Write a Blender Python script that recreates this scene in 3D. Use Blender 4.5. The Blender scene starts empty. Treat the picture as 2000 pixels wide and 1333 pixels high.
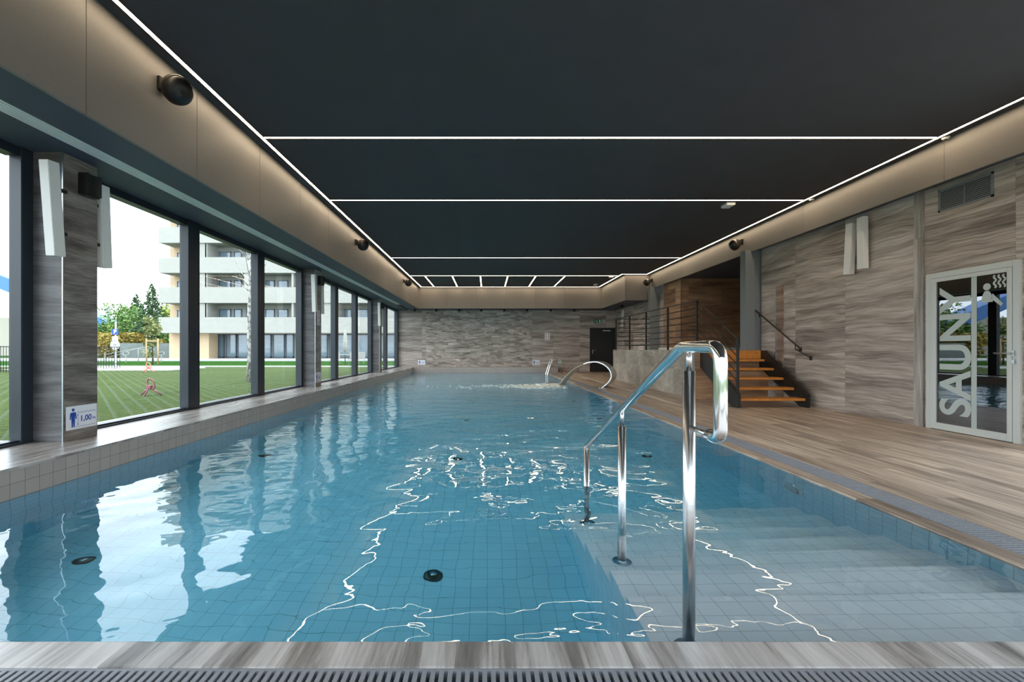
import bpy, bmesh, math, random
from mathutils import Vector, Matrix
random.seed(7)
S = bpy.context.scene
PI = math.pi
# ------------------------------------------------------------------ camera, sky, sun, exposure
F = 888.9; CZ = 1.07                     # focal length in pixels of a 2000 px wide frame, eye height
cam_d = bpy.data.cameras.new('camera'); cam = bpy.data.objects.new('camera', cam_d)
S.collection.objects.link(cam); S.camera = cam
cam.location = (0, 0, CZ); cam.rotation_euler = (PI/2, 0, 0)
cam_d.sensor_width = 36; cam_d.lens = 16
cam_d.shift_x = 0.024; cam_d.shift_y = 0.00775
cam_d.clip_start = 0.05; cam_d.clip_end = 500
def P(x, y, Y):
    return Vector(((x-952)*Y/F, Y, CZ+(682-y)*Y/F))
W = bpy.data.worlds.new('sky'); S.world = W; W.use_nodes = True
nt = W.node_tree; bg = nt.nodes['Background']
bg.inputs[0].default_value = (0.80, 0.895, 1.0, 1); bg.inputs[1].default_value = 1.6
sun_d = bpy.data.lights.new('sun', 'SUN'); sun_d.energy = .8; sun_d.angle = math.radians(1.0)
sun_d.color = (1.0, 0.93, 0.80)
sun = bpy.data.objects.new('sun', sun_d); S.collection.objects.link(sun)
sun.rotation_euler = Vector((0, -0.70, -0.70)).to_track_quat('-Z', 'Y').to_euler()
sun.location = (5, -10, 20)
LED = 6.6
S.view_settings.view_transform = 'Standard'; S.view_settings.look = 'None'
S.view_settings.gamma = 1; S.view_settings.use_curve_mapping = False
S.view_settings.exposure = 1.9
cy = S.cycles
cy.use_denoising = True; cy.max_bounces = 12; cy.diffuse_bounces = 5; cy.glossy_bounces = 6
cy.transmission_bounces = 8; cy.transparent_max_bounces = 16
cy.caustics_reflective = True; cy.caustics_refractive = True
cy.sample_clamp_indirect = 6.0; cy.blur_glossy = 0.3

# ------------------------------------------------------------------ helpers
C = S.collection
class MB:
    def __init__(s): s.bm = bmesh.new(); s.smooth = False
    def box(s, a, b, bev=0.0, rot=None, piv=None):
        a = Vector(a); b = Vector(b); c = (a+b)/2; d = b-a
        t = bmesh.new()
        bmesh.ops.create_cube(t, size=1)
        for v in t.verts: v.co = Vector((v.co.x*abs(d.x), v.co.y*abs(d.y), v.co.z*abs(d.z)))
        if bev: bmesh.ops.bevel(t, geom=t.edges[:], offset=bev, segments=2, profile=0.6, affect='EDGES')
        for v in t.verts:
            v.co = v.co + c
            if rot is not None:
                q = Vector(piv) if piv is not None else c
                v.co = rot @ (v.co-q) + q
        s.merge(t); return s
    def merge(s, t, M=None):
        if M is not None: t.transform(M)
        me = bpy.data.meshes.new('tmp'); t.to_mesh(me); t.free()
        s.bm.from_mesh(me); bpy.data.meshes.remove(me)
    def addmesh(s, me, M):
        t = bmesh.new(); t.from_mesh(me); s.merge(t, M)
    def tube(s, pts, r, n=12, closed=False, cap=True):
        pts = [Vector(p) for p in pts]; m = len(pts); rings = []
        up = None
        for i, p in enumerate(pts):
            if closed: d = pts[(i+1) % m]-pts[i-1]
            else: d = pts[min(i+1, m-1)]-pts[max(i-1, 0)]
            if d.length < 1e-9: d = Vector((0, 0, 1))
            d.normalize()
            if up is None:
                up = Vector((0, 0, 1)) if abs(d.z) < .9 else Vector((1, 0, 0))
            a = d.cross(up)
            if a.length < 1e-6: a = d.orthogonal()
            a.normalize(); b = a.cross(d).normalized(); up = b
            rr = r[i] if isinstance(r, (list, tuple)) else r
            # keep thickness at bends
            rings.append([s.bm.verts.new(p + (a*math.cos(2*PI*k/n)+b*math.sin(2*PI*k/n))*rr) for k in range(n)])
        for i in range(m if closed else m-1):
            A = rings[i]; B = rings[(i+1) % m]
            for k in range(n):
                f = s.bm.faces.new((A[k], A[(k+1) % n], B[(k+1) % n], B[k])); f.smooth = True
        if cap and not closed:
            s.bm.faces.new(rings[0][::-1]); s.bm.faces.new(rings[-1])
        return s
    def lathe(s, prof, n=32, M=None):
        t = bmesh.new(); rings = []
        for r, z in prof:
            rings.append([t.verts.new((r*math.cos(2*PI*k/n), r*math.sin(2*PI*k/n), z)) for k in range(n)])
        for i in range(len(rings)-1):
            for k in range(n):
                f = t.faces.new((rings[i][k], rings[i][(k+1) % n], rings[i+1][(k+1) % n], rings[i+1][k])); f.smooth = True
        t.faces.new(rings[0][::-1]); t.faces.new(rings[-1])
        s.merge(t, M); return s
    def poly(s, pts, th, M=None):
        """flat outline in local XY extruded th along local +Z"""
        t = bmesh.new()
        a = [t.verts.new((p[0], p[1], 0)) for p in pts]; b = [t.verts.new((p[0], p[1], th)) for p in pts]
        n = len(pts)
        t.faces.new(a[::-1]); t.faces.new(b)
        for k in range(n): t.faces.new((a[k], a[(k+1) % n], b[(k+1) % n], b[k]))
        bmesh.ops.recalc_face_normals(t, faces=t.faces[:])
        s.merge(t, M); return s
    def ribbon(s, pts, w, th, M=None):
        """thick 2D stroke along pts in local XY"""
        pts = [Vector(p[:2]) for p in pts]; L = []; R = []
        for i, p in enumerate(pts):
            d = (pts[min(i+1, len(pts)-1)]-pts[max(i-1, 0)]).normalized(); nrm = Vector((-d.y, d.x))
            L.append(p+nrm*w/2); R.append(p-nrm*w/2)
        t = bmesh.new()
        for z0 in (0,):
            la = [t.verts.new((*q, 0)) for q in L]; ra = [t.verts.new((*q, 0)) for q in R]
            lb = [t.verts.new((*q, th)) for q in L]; rb = [t.verts.new((*q, th)) for q in R]
        for i in range(len(pts)-1):
            t.faces.new((lb[i], rb[i], rb[i+1], lb[i+1])); t.faces.new((la[i+1], ra[i+1], ra[i], la[i]))
            t.faces.new((la[i], lb[i], lb[i+1], la[i+1])); t.faces.new((rb[i], ra[i], ra[i+1], rb[i+1]))
        t.faces.new((la[0], ra[0], rb[0], lb[0])); t.faces.new((lb[-1], rb[-1], ra[-1], la[-1]))
        bmesh.ops.recalc_face_normals(t, faces=t.faces[:])
        s.merge(t, M); return s
    def build(s, name, m, parent=None, loc=None):
        me = bpy.data.meshes.new(name); s.bm.to_mesh(me); s.bm.free()
        if isinstance(m, (list, tuple)):
            for q in m: me.materials.append(q)
        else: me.materials.append(m)
        o = bpy.data.objects.new(name, me); C.objects.link(o)
        if parent is not None: o.parent = parent      # parts are modelled in the thing's own frame
        if loc is not None: o.location = loc
        return o
def tag(o, label=None, cat=None, group=None, kind=None):
    if label: o['label'] = label
    if cat: o['category'] = cat
    if group: o['group'] = group
    if kind: o['kind'] = kind
    return o
def thing(name, label, cat, loc=(0, 0, 0), rotz=0, group=None):
    o = bpy.data.objects.new(name, None); C.objects.link(o); o.empty_display_size = .1
    o.location = loc; o.rotation_euler = (0, 0, rotz)
    return tag(o, label, cat, group)
def struct(name, mb, m, parent=None):
    o = mb.build(name, m, parent)
    if parent is None: o['kind'] = 'structure'
    return o
def dup(root, loc=None, rotz=None, label=None, group=None, scale=None):
    r = root.copy(); C.objects.link(r)
    if loc is not None: r.location = loc
    if rotz is not None: r.rotation_euler = (0, 0, rotz)
    if scale is not None: r.scale = scale
    if label: r['label'] = label
    if group: r['group'] = group
    def rec(src, dst):
        for ch in [o for o in C.objects if o.parent == src]:
            c = ch.copy(); C.objects.link(c); c.parent = dst; rec(ch, c)
    rec(root, r); return r
def frame(o, u, v, n):
    """matrix of a plate: u to the reader's right, v up, n towards the reader"""
    u = Vector(u); v = Vector(v); n = Vector(n)
    return Matrix(((u.x, v.x, n.x, o[0]), (u.y, v.y, n.y, o[1]), (u.z, v.z, n.z, o[2]), (0, 0, 0, 1)))
def text_mesh(txt, size, th=0.001, offset=0.0, align='CENTER'):
    cu = bpy.data.curves.new('t', 'FONT'); cu.body = txt; cu.size = size; cu.extrude = th/2
    cu.offset = offset; cu.align_x = align; cu.align_y = 'CENTER'
    ob = bpy.data.objects.new('t', cu); C.objects.link(ob)
    me = bpy.data.meshes.new_from_object(ob)
    bpy.data.objects.remove(ob); bpy.data.curves.remove(cu)
    return me
def circle(cx, cy_, r, n=20, a0=0, a1=2*PI):
    return [(cx+r*math.cos(a0+(a1-a0)*k/n), cy_+r*math.sin(a0+(a1-a0)*k/n)) for k in range(n)]
def fillet(pts, r, seg=6):
    pts = [Vector(p) for p in pts]; out = [pts[0]]
    for i in range(1, len(pts)-1):
        a, b, c = pts[i-1], pts[i], pts[i+1]
        d1 = (a-b).normalized(); d2 = (c-b).normalized()
        ang = d1.angle(d2); t = min(r/math.tan(ang/2), .49*(a-b).length, .49*(c-b).length)
        p1 = b+d1*t; p2 = b+d2*t
        for k in range(seg+1):
            s_ = k/seg; out.append((p1*(1-s_)+b*s_)*(1-s_)+(b*(1-s_)+p2*s_)*s_)
    out.append(pts[-1]); return out

# ------------------------------------------------------------------ materials
def srgb(r, g, b):
    f = lambda c: (c/255/12.92) if c/255 <= .04045 else ((c/255+.055)/1.055)**2.4
    return (f(r), f(g), f(b), 1)
def pmat(name, col, rough=.5, metal=0, noise=0.0, nscale=20, spec=.5, bump=0.0, emit=None, es=1):
    m = bpy.data.materials.new(name); m.use_nodes = True; n = m.node_tree.nodes; l = m.node_tree.links
    b = n['Principled BSDF']; b.inputs['Base Color'].default_value = col
    b.inputs['Roughness'].default_value = rough; b.inputs['Metallic'].default_value = metal
    b.inputs['Specular IOR Level'].default_value = spec
    if emit: b.inputs['Emission Color'].default_value = emit; b.inputs['Emission Strength'].default_value = es
    t = n.new('ShaderNodeTexNoise'); t.inputs['Scale'].default_value = nscale; t.inputs['Detail'].default_value = 5
    g = n.new('ShaderNodeNewGeometry'); l.new(g.outputs['Position'], t.inputs['Vector'])
    if noise:
        mx = n.new('ShaderNodeMix'); mx.data_type = 'RGBA'; mx.blend_type = 'MULTIPLY'; mx.inputs[0].default_value = 1
        r = n.new('ShaderNodeMapRange'); r.inputs['From Min'].default_value = .3; r.inputs['From Max'].default_value = .7
        r.inputs['To Min'].default_value = 1-noise; r.inputs['To Max'].default_value = 1+noise*.5
        l.new(t.outputs['Fac'], r.inputs['Value']); mx.inputs[6].default_value = col
        l.new(r.outputs[0], mx.inputs[7]); l.new(mx.outputs[2], b.inputs['Base Color'])
    if bump:
        bp = n.new('ShaderNodeBump'); bp.inputs['Strength'].default_value = bump; bp.inputs['Distance'].default_value = .003
        l.new(t.outputs['Fac'], bp.inputs['Height']); l.new(bp.outputs[0], b.inputs['Normal'])
    return m
class NT:
    def __init__(s, m): s.m = m; s.n = m.node_tree.nodes; s.l = m.node_tree.links
    def math(s, op, a, b=None, c=None):
        q = s.n.new('ShaderNodeMath'); q.operation = op
        for i, v in enumerate((a, b, c)):
            if v is None: continue
            if isinstance(v, (int, float)): q.inputs[i].default_value = v
            else: s.l.new(v, q.inputs[i])
        return q.outputs[0]
    def comb(s, x, y, z):
        q = s.n.new('ShaderNodeCombineXYZ')
        for i, v in enumerate((x, y, z)):
            if isinstance(v, (int, float)): q.inputs[i].default_value = v
            else: s.l.new(v, q.inputs[i])
        return q.outputs[0]
    def noise(s, vec, scale=1, detail=4, rough=.55, dist=0, four=False):
        q = s.n.new('ShaderNodeTexNoise'); q.inputs['Scale'].default_value = scale
        q.inputs['Detail'].default_value = detail; q.inputs['Roughness'].default_value = rough
        q.inputs['Distortion'].default_value = dist; s.l.new(vec, q.inputs['Vector']); return q.outputs['Fac']
    def ramp(s, fac, stops):
        q = s.n.new('ShaderNodeValToRGB'); e = q.color_ramp.elements
        while len(e) < len(stops): e.new(.5)
        for i, (p, c) in enumerate(stops): e[i].position = p; e[i].color = c
        s.l.new(fac, q.inputs[0]); return q.outputs[0]
    def mix(s, f, a, b, mode='MIX'):
        q = s.n.new('ShaderNodeMix'); q.data_type = 'RGBA'; q.blend_type = mode
        for i, v in ((0, f), (6, a), (7, b)):
            if isinstance(v, (int, float)): q.inputs[i].default_value = v
            elif isinstance(v, tuple): q.inputs[i].default_value = v
            else: s.l.new(v, q.inputs[i])
        return q.outputs[2]
def pos(t):
    g = t.n.new('ShaderNodeNewGeometry'); q = t.n.new('ShaderNodeSeparateXYZ'); t.l.new(g.outputs['Position'], q.inputs[0])
    return q.outputs
def stone(name, ua, va, stops, tw=1.23, th=.93, su=.55, sv=7.0, rough=.35, seam=.0016, offs=(0, 0), streak=.35, tone=.12, wave=.10, seamdark=.6, half=0.0, bumpk=.25):
    """streaked wood-look stone laid in tiles; ua the grain axis, va the axis across it"""
    m = bpy.data.materials.new(name); m.use_nodes = True; t = NT(m); b = t.n['Principled BSDF']
    p = pos(t); u = t.math('ADD', p[ua], offs[0]); v = t.math('ADD', p[va], offs[1])
    w = p[3-ua-va] if ua+va <= 3 and 3-ua-va not in (ua, va) else p[0]
    row = t.math('FLOOR', t.math('DIVIDE', v, th))
    us = t.math('ADD', t.math('DIVIDE', u, tw), t.math('MULTIPLY', row, half))
    cu = t.math('FLOOR', us)
    wn = t.n.new('ShaderNodeTexWhiteNoise'); wn.noise_dimensions = '3D'
    t.l.new(t.comb(cu, row, 3.3), wn.inputs['Vector']); r = wn.outputs['Value']
    warp = t.noise(t.comb(t.math('MULTIPLY', u, .9), t.math('MULTIPLY', v, 1.5), t.math('MULTIPLY', r, 9)), 1, 2)
    v2 = t.math('ADD', v, t.math('MULTIPLY', t.math('SUBTRACT', warp, .5), wave))
    r17 = t.math('MULTIPLY', r, 37.0)
    A = t.noise(t.comb(t.math('ADD', t.math('MULTIPLY', u, su), r17), t.math('MULTIPLY', v2, sv), t.math('ADD', r17, w)), 1, 7, .62, .35)
    B = t.noise(t.comb(t.math('ADD', t.math('MULTIPLY', u, su*3), r17), t.math('MULTIPLY', v2, sv*7), r17), 1, 4, .6, .2)
    f = t.math('ADD', t.math('MULTIPLY', A, 1-streak), t.math('MULTIPLY', B, streak))
    f = t.math('ADD', f, t.math('MULTIPLY', t.math('SUBTRACT', r, .5), tone))
    A2 = t.noise(t.comb(t.math('ADD', t.math('MULTIPLY', u, su*.45), r17), t.math('MULTIPLY', v2, sv*.28), r17), 1, 2, .5)
    f = t.math('ADD', f, t.math('MULTIPLY', t.math('SUBTRACT', A2, .5), .30))
    col = t.ramp(f, stops)
    fu = t.math('FRACT', us); fv = t.math('FRACT', t.math('DIVIDE', v, th))
    eu = t.math('MULTIPLY', t.math('MINIMUM', fu, t.math('SUBTRACT', 1, fu)), tw)
    ev = t.math('MULTIPLY', t.math('MINIMUM', fv, t.math('SUBTRACT', 1, fv)), th)
    e = t.math('LESS_THAN', t.math('MINIMUM', eu, ev), seam)
    dk = t.math('SUBTRACT', 1, t.math('MULTIPLY', e, 1-seamdark))
    col = t.mix(1.0, col, t.comb(dk, dk, dk), 'MULTIPLY')
    t.l.new(col, b.inputs['Base Color']); 
    rr = t.math('ADD', rough, t.math('MULTIPLY', B, .15)); t.l.new(rr, b.inputs['Roughness'])
    bp = t.n.new('ShaderNodeBump'); bp.inputs['Strength'].default_value = bumpk; bp.inputs['Distance'].default_value = .004
    t.l.new(B, bp.inputs['Height']); t.l.new(bp.outputs[0], b.inputs['Normal'])
    return m
def greys(k=1.0, wr=1.0, wg=1.0, wb=1.0):
    c = lambda a, b_, d: srgb(min(255, a*k*wr), min(255, b_*k*wg), min(255, d*k*wb))
    return [(.30, c(82, 75, 71)), (.42, c(120, 111, 104)), (.50, c(148, 139, 131)), (.58, c(168, 160, 152)), (.72, c(205, 200, 194))]
M = {}
M['wall_x'] = stone('wall stone streaked along the pool', 1, 2, greys(1.12, 1.01, .985, .965), rough=.38, offs=(-7.62+1.23*7, .05), tone=.05, wave=.22, sv=6.5, streak=.42)
M['wall_y'] = stone('wall stone streaked across the end', 0, 2, greys(1.10, 1.01, .985, .97), rough=.4, offs=(12.9, 0), tone=.05, wave=.25, sv=6.5)
M['wall_wave'] = stone('rippled wall mosaic', 0, 2, greys(1.10, 1.01, .99, .97), tw=.62, th=.155, su=1.7, sv=12, rough=.4, seam=.0008, tone=.04, wave=.42, half=.37, streak=.12)
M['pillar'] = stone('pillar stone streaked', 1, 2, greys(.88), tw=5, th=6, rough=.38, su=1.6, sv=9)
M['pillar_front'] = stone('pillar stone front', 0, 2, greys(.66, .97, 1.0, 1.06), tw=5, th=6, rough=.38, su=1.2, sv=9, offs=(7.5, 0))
M['strip'] = stone('vertical grain strip', 2, 1, greys(.98), tw=2.6, th=1, su=.8, sv=14, rough=.4)
M['deck'] = stone('deck wood look planks', 1, 0, greys(1.22, 1.0, .95, .895), tw=1.2, th=.20, su=.8, sv=16, rough=.30, seam=.0012, tone=.07, wave=.05, half=.33, streak=.5, bumpk=.2)
M['coping'] = stone('coping stone planks', 1, 0, [(.30, srgb(96, 95, 96)), (.42, srgb(138, 134, 131)), (.5, srgb(184, 180, 178)), (.58, srgb(206, 203, 201)), (.72, srgb(236, 232, 230))], tw=40, th=.60, su=.9, sv=8.5, rough=.22, seam=.0012, tone=.06, wave=.05, streak=.22, offs=(20, .11), bumpk=.2)
M['sill'] = stone('sill stone planks', 1, 0, greys(.98), tw=1.2, th=.8, su=.7, sv=13, rough=.20, seam=.0012, tone=.05, wave=.04, bumpk=.15, offs=(0, .3))
M['concrete'] = stone('concrete look cladding', 1, 2, [(.3, srgb(120, 110, 98)), (.5, srgb(158, 147, 132)), (.7, srgb(190, 180, 164))], tw=1.2, th=.60, su=1.5, sv=2.5, rough=.5, tone=.12, wave=.3, streak=.3)
br = [(.30, srgb(98, 72, 55)), (.48, srgb(146, 110, 82)), (.60, srgb(176, 138, 104)), (.75, srgb(204, 168, 132))]
M['brown'] = stone('brown plank wall facing pool end', 0, 2, br, tw=1.2, th=.60, su=.9, sv=8, rough=.45, tone=.10, half=.5, wave=.15)
M['brown_x'] = stone('brown plank wall side', 1, 2, br, tw=1.2, th=.60, su=.9, sv=8, rough=.45, tone=.10, half=.5, wave=.15)
M['umber'] = stone('narrow umber stone', 1, 2, greys(.86, 1.08, .96, .88), tw=3, th=3, sv=9, su=.5)
M['ceiling'] = pmat('charcoal ceiling paint', srgb(67, 67, 71), .85, noise=.05, nscale=3)
M['fascia'] = pmat('taupe satin panel', srgb(122, 116, 110), .48, noise=.04, nscale=60, bump=.05)
M['soffit'] = pmat('slate soffit panel', srgb(66, 76, 92), .6, noise=.05, nscale=2)
M['frame'] = pmat('anthracite window frame', srgb(33, 41, 49), .4, noise=.05, nscale=5)
M['column'] = pmat('grey painted steel', srgb(125, 129, 130), .5, noise=.04)
M['black'] = pmat('black plastic', srgb(22, 21, 22), .45)
M['blackmetal'] = pmat('black powder coated steel', srgb(20, 19, 18), .4, noise=.05)
M['white'] = pmat('white lacquer', srgb(226, 224, 218), .35)
M['doorwhite'] = pmat('light grey door lacquer', srgb(196, 198, 192), .4)
M['alu'] = pmat('brushed aluminium', srgb(190, 196, 200), .3, 1.0)
M['gratemetal'] = pmat('pale slats', srgb(236, 240, 242), .4)
M['grate'] = pmat('grey grate plastic', srgb(146, 150, 158), .35, noise=.1, nscale=40)
M['dark'] = pmat('dark void', srgb(16, 17, 19), .8)
M['chrome'] = pmat('polished stainless steel', (.82, .83, .84, 1), .10, 1.0)
M['satin'] = pmat('brushed stainless steel', (.62, .62, .62, 1), .25, 1.0)
M['tread'] = pmat('orange oak tread', srgb(206, 132, 52), .4, noise=.2, nscale=12)
M['blacktile'] = pmat('black door leaf', srgb(24, 24, 25), .5, noise=.1, nscale=8)
M['signwhite'] = pmat('white sign plate', srgb(228, 228, 232), .35)
M['signblue'] = pmat('blue sign ink', srgb(24, 72, 158), .4)
M['signred'] = pmat('red sign ink', srgb(190, 40, 40), .4)
M['signgreen'] = pmat('green sign ink', srgb(20, 110, 70), .4)
M['frost'] = pmat('frosted film', srgb(178, 186, 180), .6)
M['led'] = pmat('warm light diffuser', (1, 1, 1, 1), .5, emit=(1.0, .80, .56, 1), es=LED)
M['housing'] = pmat('profile housing', srgb(40, 38, 36), .6)
# glass pane: clear sheet that reflects by angle
def pane_mat(name, tint, refl=1.0, extra=.0):
    m = bpy.data.materials.new(name); m.use_nodes = True; t = NT(m); t.n.remove(t.n['Principled BSDF'])
    out = t.n['Material Output']; a = t.n.new('ShaderNodeBsdfTransparent'); a.inputs[0].default_value = tint
    g = t.n.new('ShaderNodeBsdfGlossy'); g.inputs['Roughness'].default_value = 0.0; g.inputs['Color'].default_value = (.95, .97, 1, 1)
    ge = t.n.new('ShaderNodeNewGeometry'); dp = t.n.new('ShaderNodeVectorMath'); dp.operation = 'DOT_PRODUCT'
    t.l.new(ge.outputs['Normal'], dp.inputs[0]); t.l.new(ge.outputs['Incoming'], dp.inputs[1])
    sch = t.math('ADD', .04, t.math('MULTIPLY', t.math('POWER', t.math('SUBTRACT', 1, t.math('ABSOLUTE', dp.outputs['Value'])), 5), .96))
    f = t.math('MINIMUM', t.math('ADD', t.math('MULTIPLY', sch, refl), extra), 1)
    mx = t.n.new('ShaderNodeMixShader'); t.l.new(f, mx.inputs[0]); t.l.new(a.outputs[0], mx.inputs[1]); t.l.new(g.outputs[0], mx.inputs[2])
    t.l.new(mx.outputs[0], out.inputs['Surface']); return m
M['pane'] = pane_mat('window glass', (.92, .935, .93, 1), .6)
M['doorpane'] = pane_mat('dark door glass', (.30, .27, .25, 1), 1.6, .10)
# pool tiles
def tiles(name, c1, c2, grout, size=.104, gw=.004, rough=.25):
    m = bpy.data.materials.new(name); m.use_nodes = True; t = NT(m); b = t.n['Principled BSDF']; p = pos(t)
    g = t.n.new('ShaderNodeNewGeometry'); q = t.n.new('ShaderNodeSeparateXYZ'); t.l.new(g.outputs['True Normal'], q.inputs[0])
    edges = []; ids = []
    for i in range(3):
        s_ = t.math('DIVIDE', t.math('ADD', p[i], 50*size + (.0 if i < 2 else .009)), size); fr = t.math('FRACT', s_); ids.append(t.math('FLOOR', t.math('ADD', s_, .0005)))
        d = t.math('MULTIPLY', t.math('MINIMUM', fr, t.math('SUBTRACT', 1, fr)), size)
        flat = t.math('GREATER_THAN', t.math('ABSOLUTE', q.outputs[i]), .7)
        edges.append(t.math('ADD', d, flat))
    e = t.math('LESS_THAN', t.math('MINIMUM', t.math('MINIMUM', edges[0], edges[1]), edges[2]), gw/2)
    wn = t.n.new('ShaderNodeTexWhiteNoise'); t.l.new(t.comb(*ids), wn.inputs['Vector'])
    col = t.mix(wn.outputs['Value'], c1, c2); col = t.mix(e, col, grout)
    t.l.new(col, b.inputs['Base Color']); b.inputs['Roughness'].default_value = rough; return m
M['tile_wall'] = tiles('pool wall tile', srgb(172, 208, 222), srgb(180, 214, 227), srgb(130, 158, 172), .1085)
M['tile_floor'] = tiles('pool floor tile', srgb(176, 224, 242), srgb(185, 230, 246), srgb(134, 182, 202), .104, .0035)
M['tile_rim'] = tiles('pool rim tile', srgb(160, 146, 137), srgb(167, 153, 143), srgb(108, 102, 98), .1085, .0035)
M['tile_step'] = tiles('pool step tile', srgb(232, 238, 246), srgb(238, 243, 250), srgb(186, 192, 202), .104, .003)
# water
m = bpy.data.materials.new('pool water'); m.use_nodes = True; t = NT(m); t.n.remove(t.n['Principled BSDF'])
gl = t.n.new('ShaderNodeBsdfGlass'); gl.inputs['IOR'].default_value = 1.333; gl.inputs['Roughness'].default_value = 0.0
p = pos(t)
dx = t.math('SUBTRACT', p[0], 1.4); dy = t.math('SUBTRACT', p[1], 13.0)
dd = t.math('SQRT', t.math('ADD', t.math('MULTIPLY', dx, dx), t.math('MULTIPLY', dy, dy)))
n1 = t.noise(t.comb(t.math('MULTIPLY', p[0], 1.0), t.math('MULTIPLY', p[1], 1.15), 0.0), 1.15, 2, .45, .3)
n2 = t.noise(t.comb(p[0], t.math('MULTIPLY', p[1], 1.2), 5.0), 4.2, 2, .5, .4)
near = t.n.new('ShaderNodeMapRange'); t.l.new(dd, near.inputs['Value'])
near.inputs['From Min'].default_value = 1.0; near.inputs['From Max'].default_value = 9.5
near.inputs['To Min'].default_value = .022; near.inputs['To Max'].default_value = .0022
hgt = t.math('ADD', t.math('MULTIPLY', n1, .030), t.math('MULTIPLY', n2, near.outputs[0]))
bp = t.n.new('ShaderNodeBump'); bp.inputs['Strength'].default_value = 1.0; bp.inputs['Distance'].default_value = 1.0
t.l.new(hgt, bp.inputs['Height']); t.l.new(bp.outputs[0], gl.inputs['Normal'])
va = t.n.new('ShaderNodeVolumeAbsorption'); va.inputs['Color'].default_value = (.46, .90, .985, 1); va.inputs['Density'].default_value = .50
t.l.new(gl.outputs[0], t.n['Material Output'].inputs['Surface']); t.l.new(va.outputs[0], t.n['Material Output'].inputs['Volume'])
M['water'] = m

# ------------------------------------------------------------------ key dimensions
XL, XR = -3.418, 2.635            # pool sides
Y0, Y1 = 1.666, 20.9              # pool ends
WZ = -0.012                       # water level
BOT = -1.08
XW = 5.99                         # right wall
XG = -4.17                        # window wall, room side
YB, YF = -3.87, 21.3               # room ends
ZC = 3.725; ZS = 2.88; ZFB = 2.808; SILL = .217
XFL, XFR, YFF = -2.97, 5.79, 19.56
PIL = [-1.95, 4.18, 10.31, 16.44]

# ------------------------------------------------------------------ pool basin
b = MB(); b.box((XL-.3, Y0-.3, BOT-.2), (XR+.3, Y1+.3, BOT)); struct('floor_pool', b, M['tile_floor'])
b = MB(); b.box((XL-.3, Y0-.4, BOT), (XL, Y1+.4, .10)); struct('wall_pool_left', b, M['tile_wall'])
b = MB(); b.box((XR, Y0-.135, BOT), (XR+.138, Y1, -.035)); struct('wall_pool_right', b, M['tile_wall'])
b = MB(); b.box((XL, Y0-.135, BOT), (XR, Y0, -.035)); struct('wall_pool_near', b, M['tile_wall'])
b = MB(); b.box((XL, Y1, BOT), (3.25, YF+.4, .05)); struct('wall_pool_far', b, M['tile_wall'])
# rims above the water
b = MB(); b.box((XL-.25, YB, -.03), (XL+.0015, YF, .195)); struct('trim_1', b, M['tile_rim'])
b = MB(); b.box((XL, Y1-.0015, -.02), (3.25, YF, .233)); struct('trim_2', b, M['tile_rim'])
# broad steps going down from the near edge
b = MB()
depths = [.18, .246, .386, .526, .666, .806, .946]; ye = [2.13, 2.43, 2.73, 3.03, 3.33, 3.63, 3.93]
ys = Y0
for d, y in zip(depths, ye):
    b.box((.65, ys, BOT), (XR, y, -d)); ys = y
struct('floor_pool_steps', b, M['tile_step'])
# water body
b = MB(); b.box((XL-.02, Y0-.02, BOT-.05), (XR+.02, Y1+.02, WZ))
water = b.build('pool_water', M['water'])
tag(water, 'clear blue rippled water filling the swimming pool', 'water', kind='stuff')

# ------------------------------------------------------------------ deck
b = MB()
b.box((2.99, YB, -.16), (XW+.15, 9.75, 0)); b.box((2.99, 9.75, -.16), (4.9, YF+.3, 0)); b.box((4.9, 15.9, -.16), (XW, YF+.3, 0))
b.box((XL, YB, -.16), (2.99, 1.31, 0))
b.box((2.775, Y1, -.16), (2.99, YF, -.001))
b.box((XL, 1.31, -.16), (2.99, 1.527, -.05)); b.box((2.775, 1.31, -.16), (2.99, Y1, -.05))
struct('floor_deck', b, M['deck'])
b = MB(); b.box((XL, 1.527, -.045), (2.775, Y0, 0), .006); struct('trim_3', b, M['coping'])
b = MB(); b.box((XR, Y0-.005, -.045), (2.775, Y1, -.0005), .006); struct('trim_4', b, M['deck'])
# slatted overflow grates
b = MB(); x = XL+.01
b.box((XL, 1.312, -.035), (2.775, 1.322, -.002)); b.box((XL, 1.515, -.035), (2.775, 1.525, -.002)); b.box((XL, 1.41, -.035), (2.775, 1.418, -.012))
while x < 2.77:
    b.box((x, 1.322, -.03), (x+.0155, 1.515, -.001)); x += .0285
g = b.build('overflow_grate', M['grate']); tag(g, 'grey slatted overflow grate along the near pool edge', 'grate')
b = MB(); y = 1.32
b.box((2.777, 1.315, -.035), (2.785, Y1, -.002)); b.box((2.98, 1.315, -.035), (2.988, Y1, -.002)); b.box((2.879, 1.315, -.035), (2.886, Y1, -.002))
while y < Y1-.02:
    b.box((2.785, y, -.03), (2.98, y+.0165, -.001)); y += .0285
g = b.build('overflow_grate', M['grate']); tag(g, 'grey slatted overflow grate running along the right pool edge', 'grate')
b = MB(); b.box((3.645, 8.3, -.004), (3.675, YF-.5, .0015))
g = b.build('slot_drain', M['gratemetal']); tag(g, 'thin metal slot drain line across the right deck', 'drain')

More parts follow.
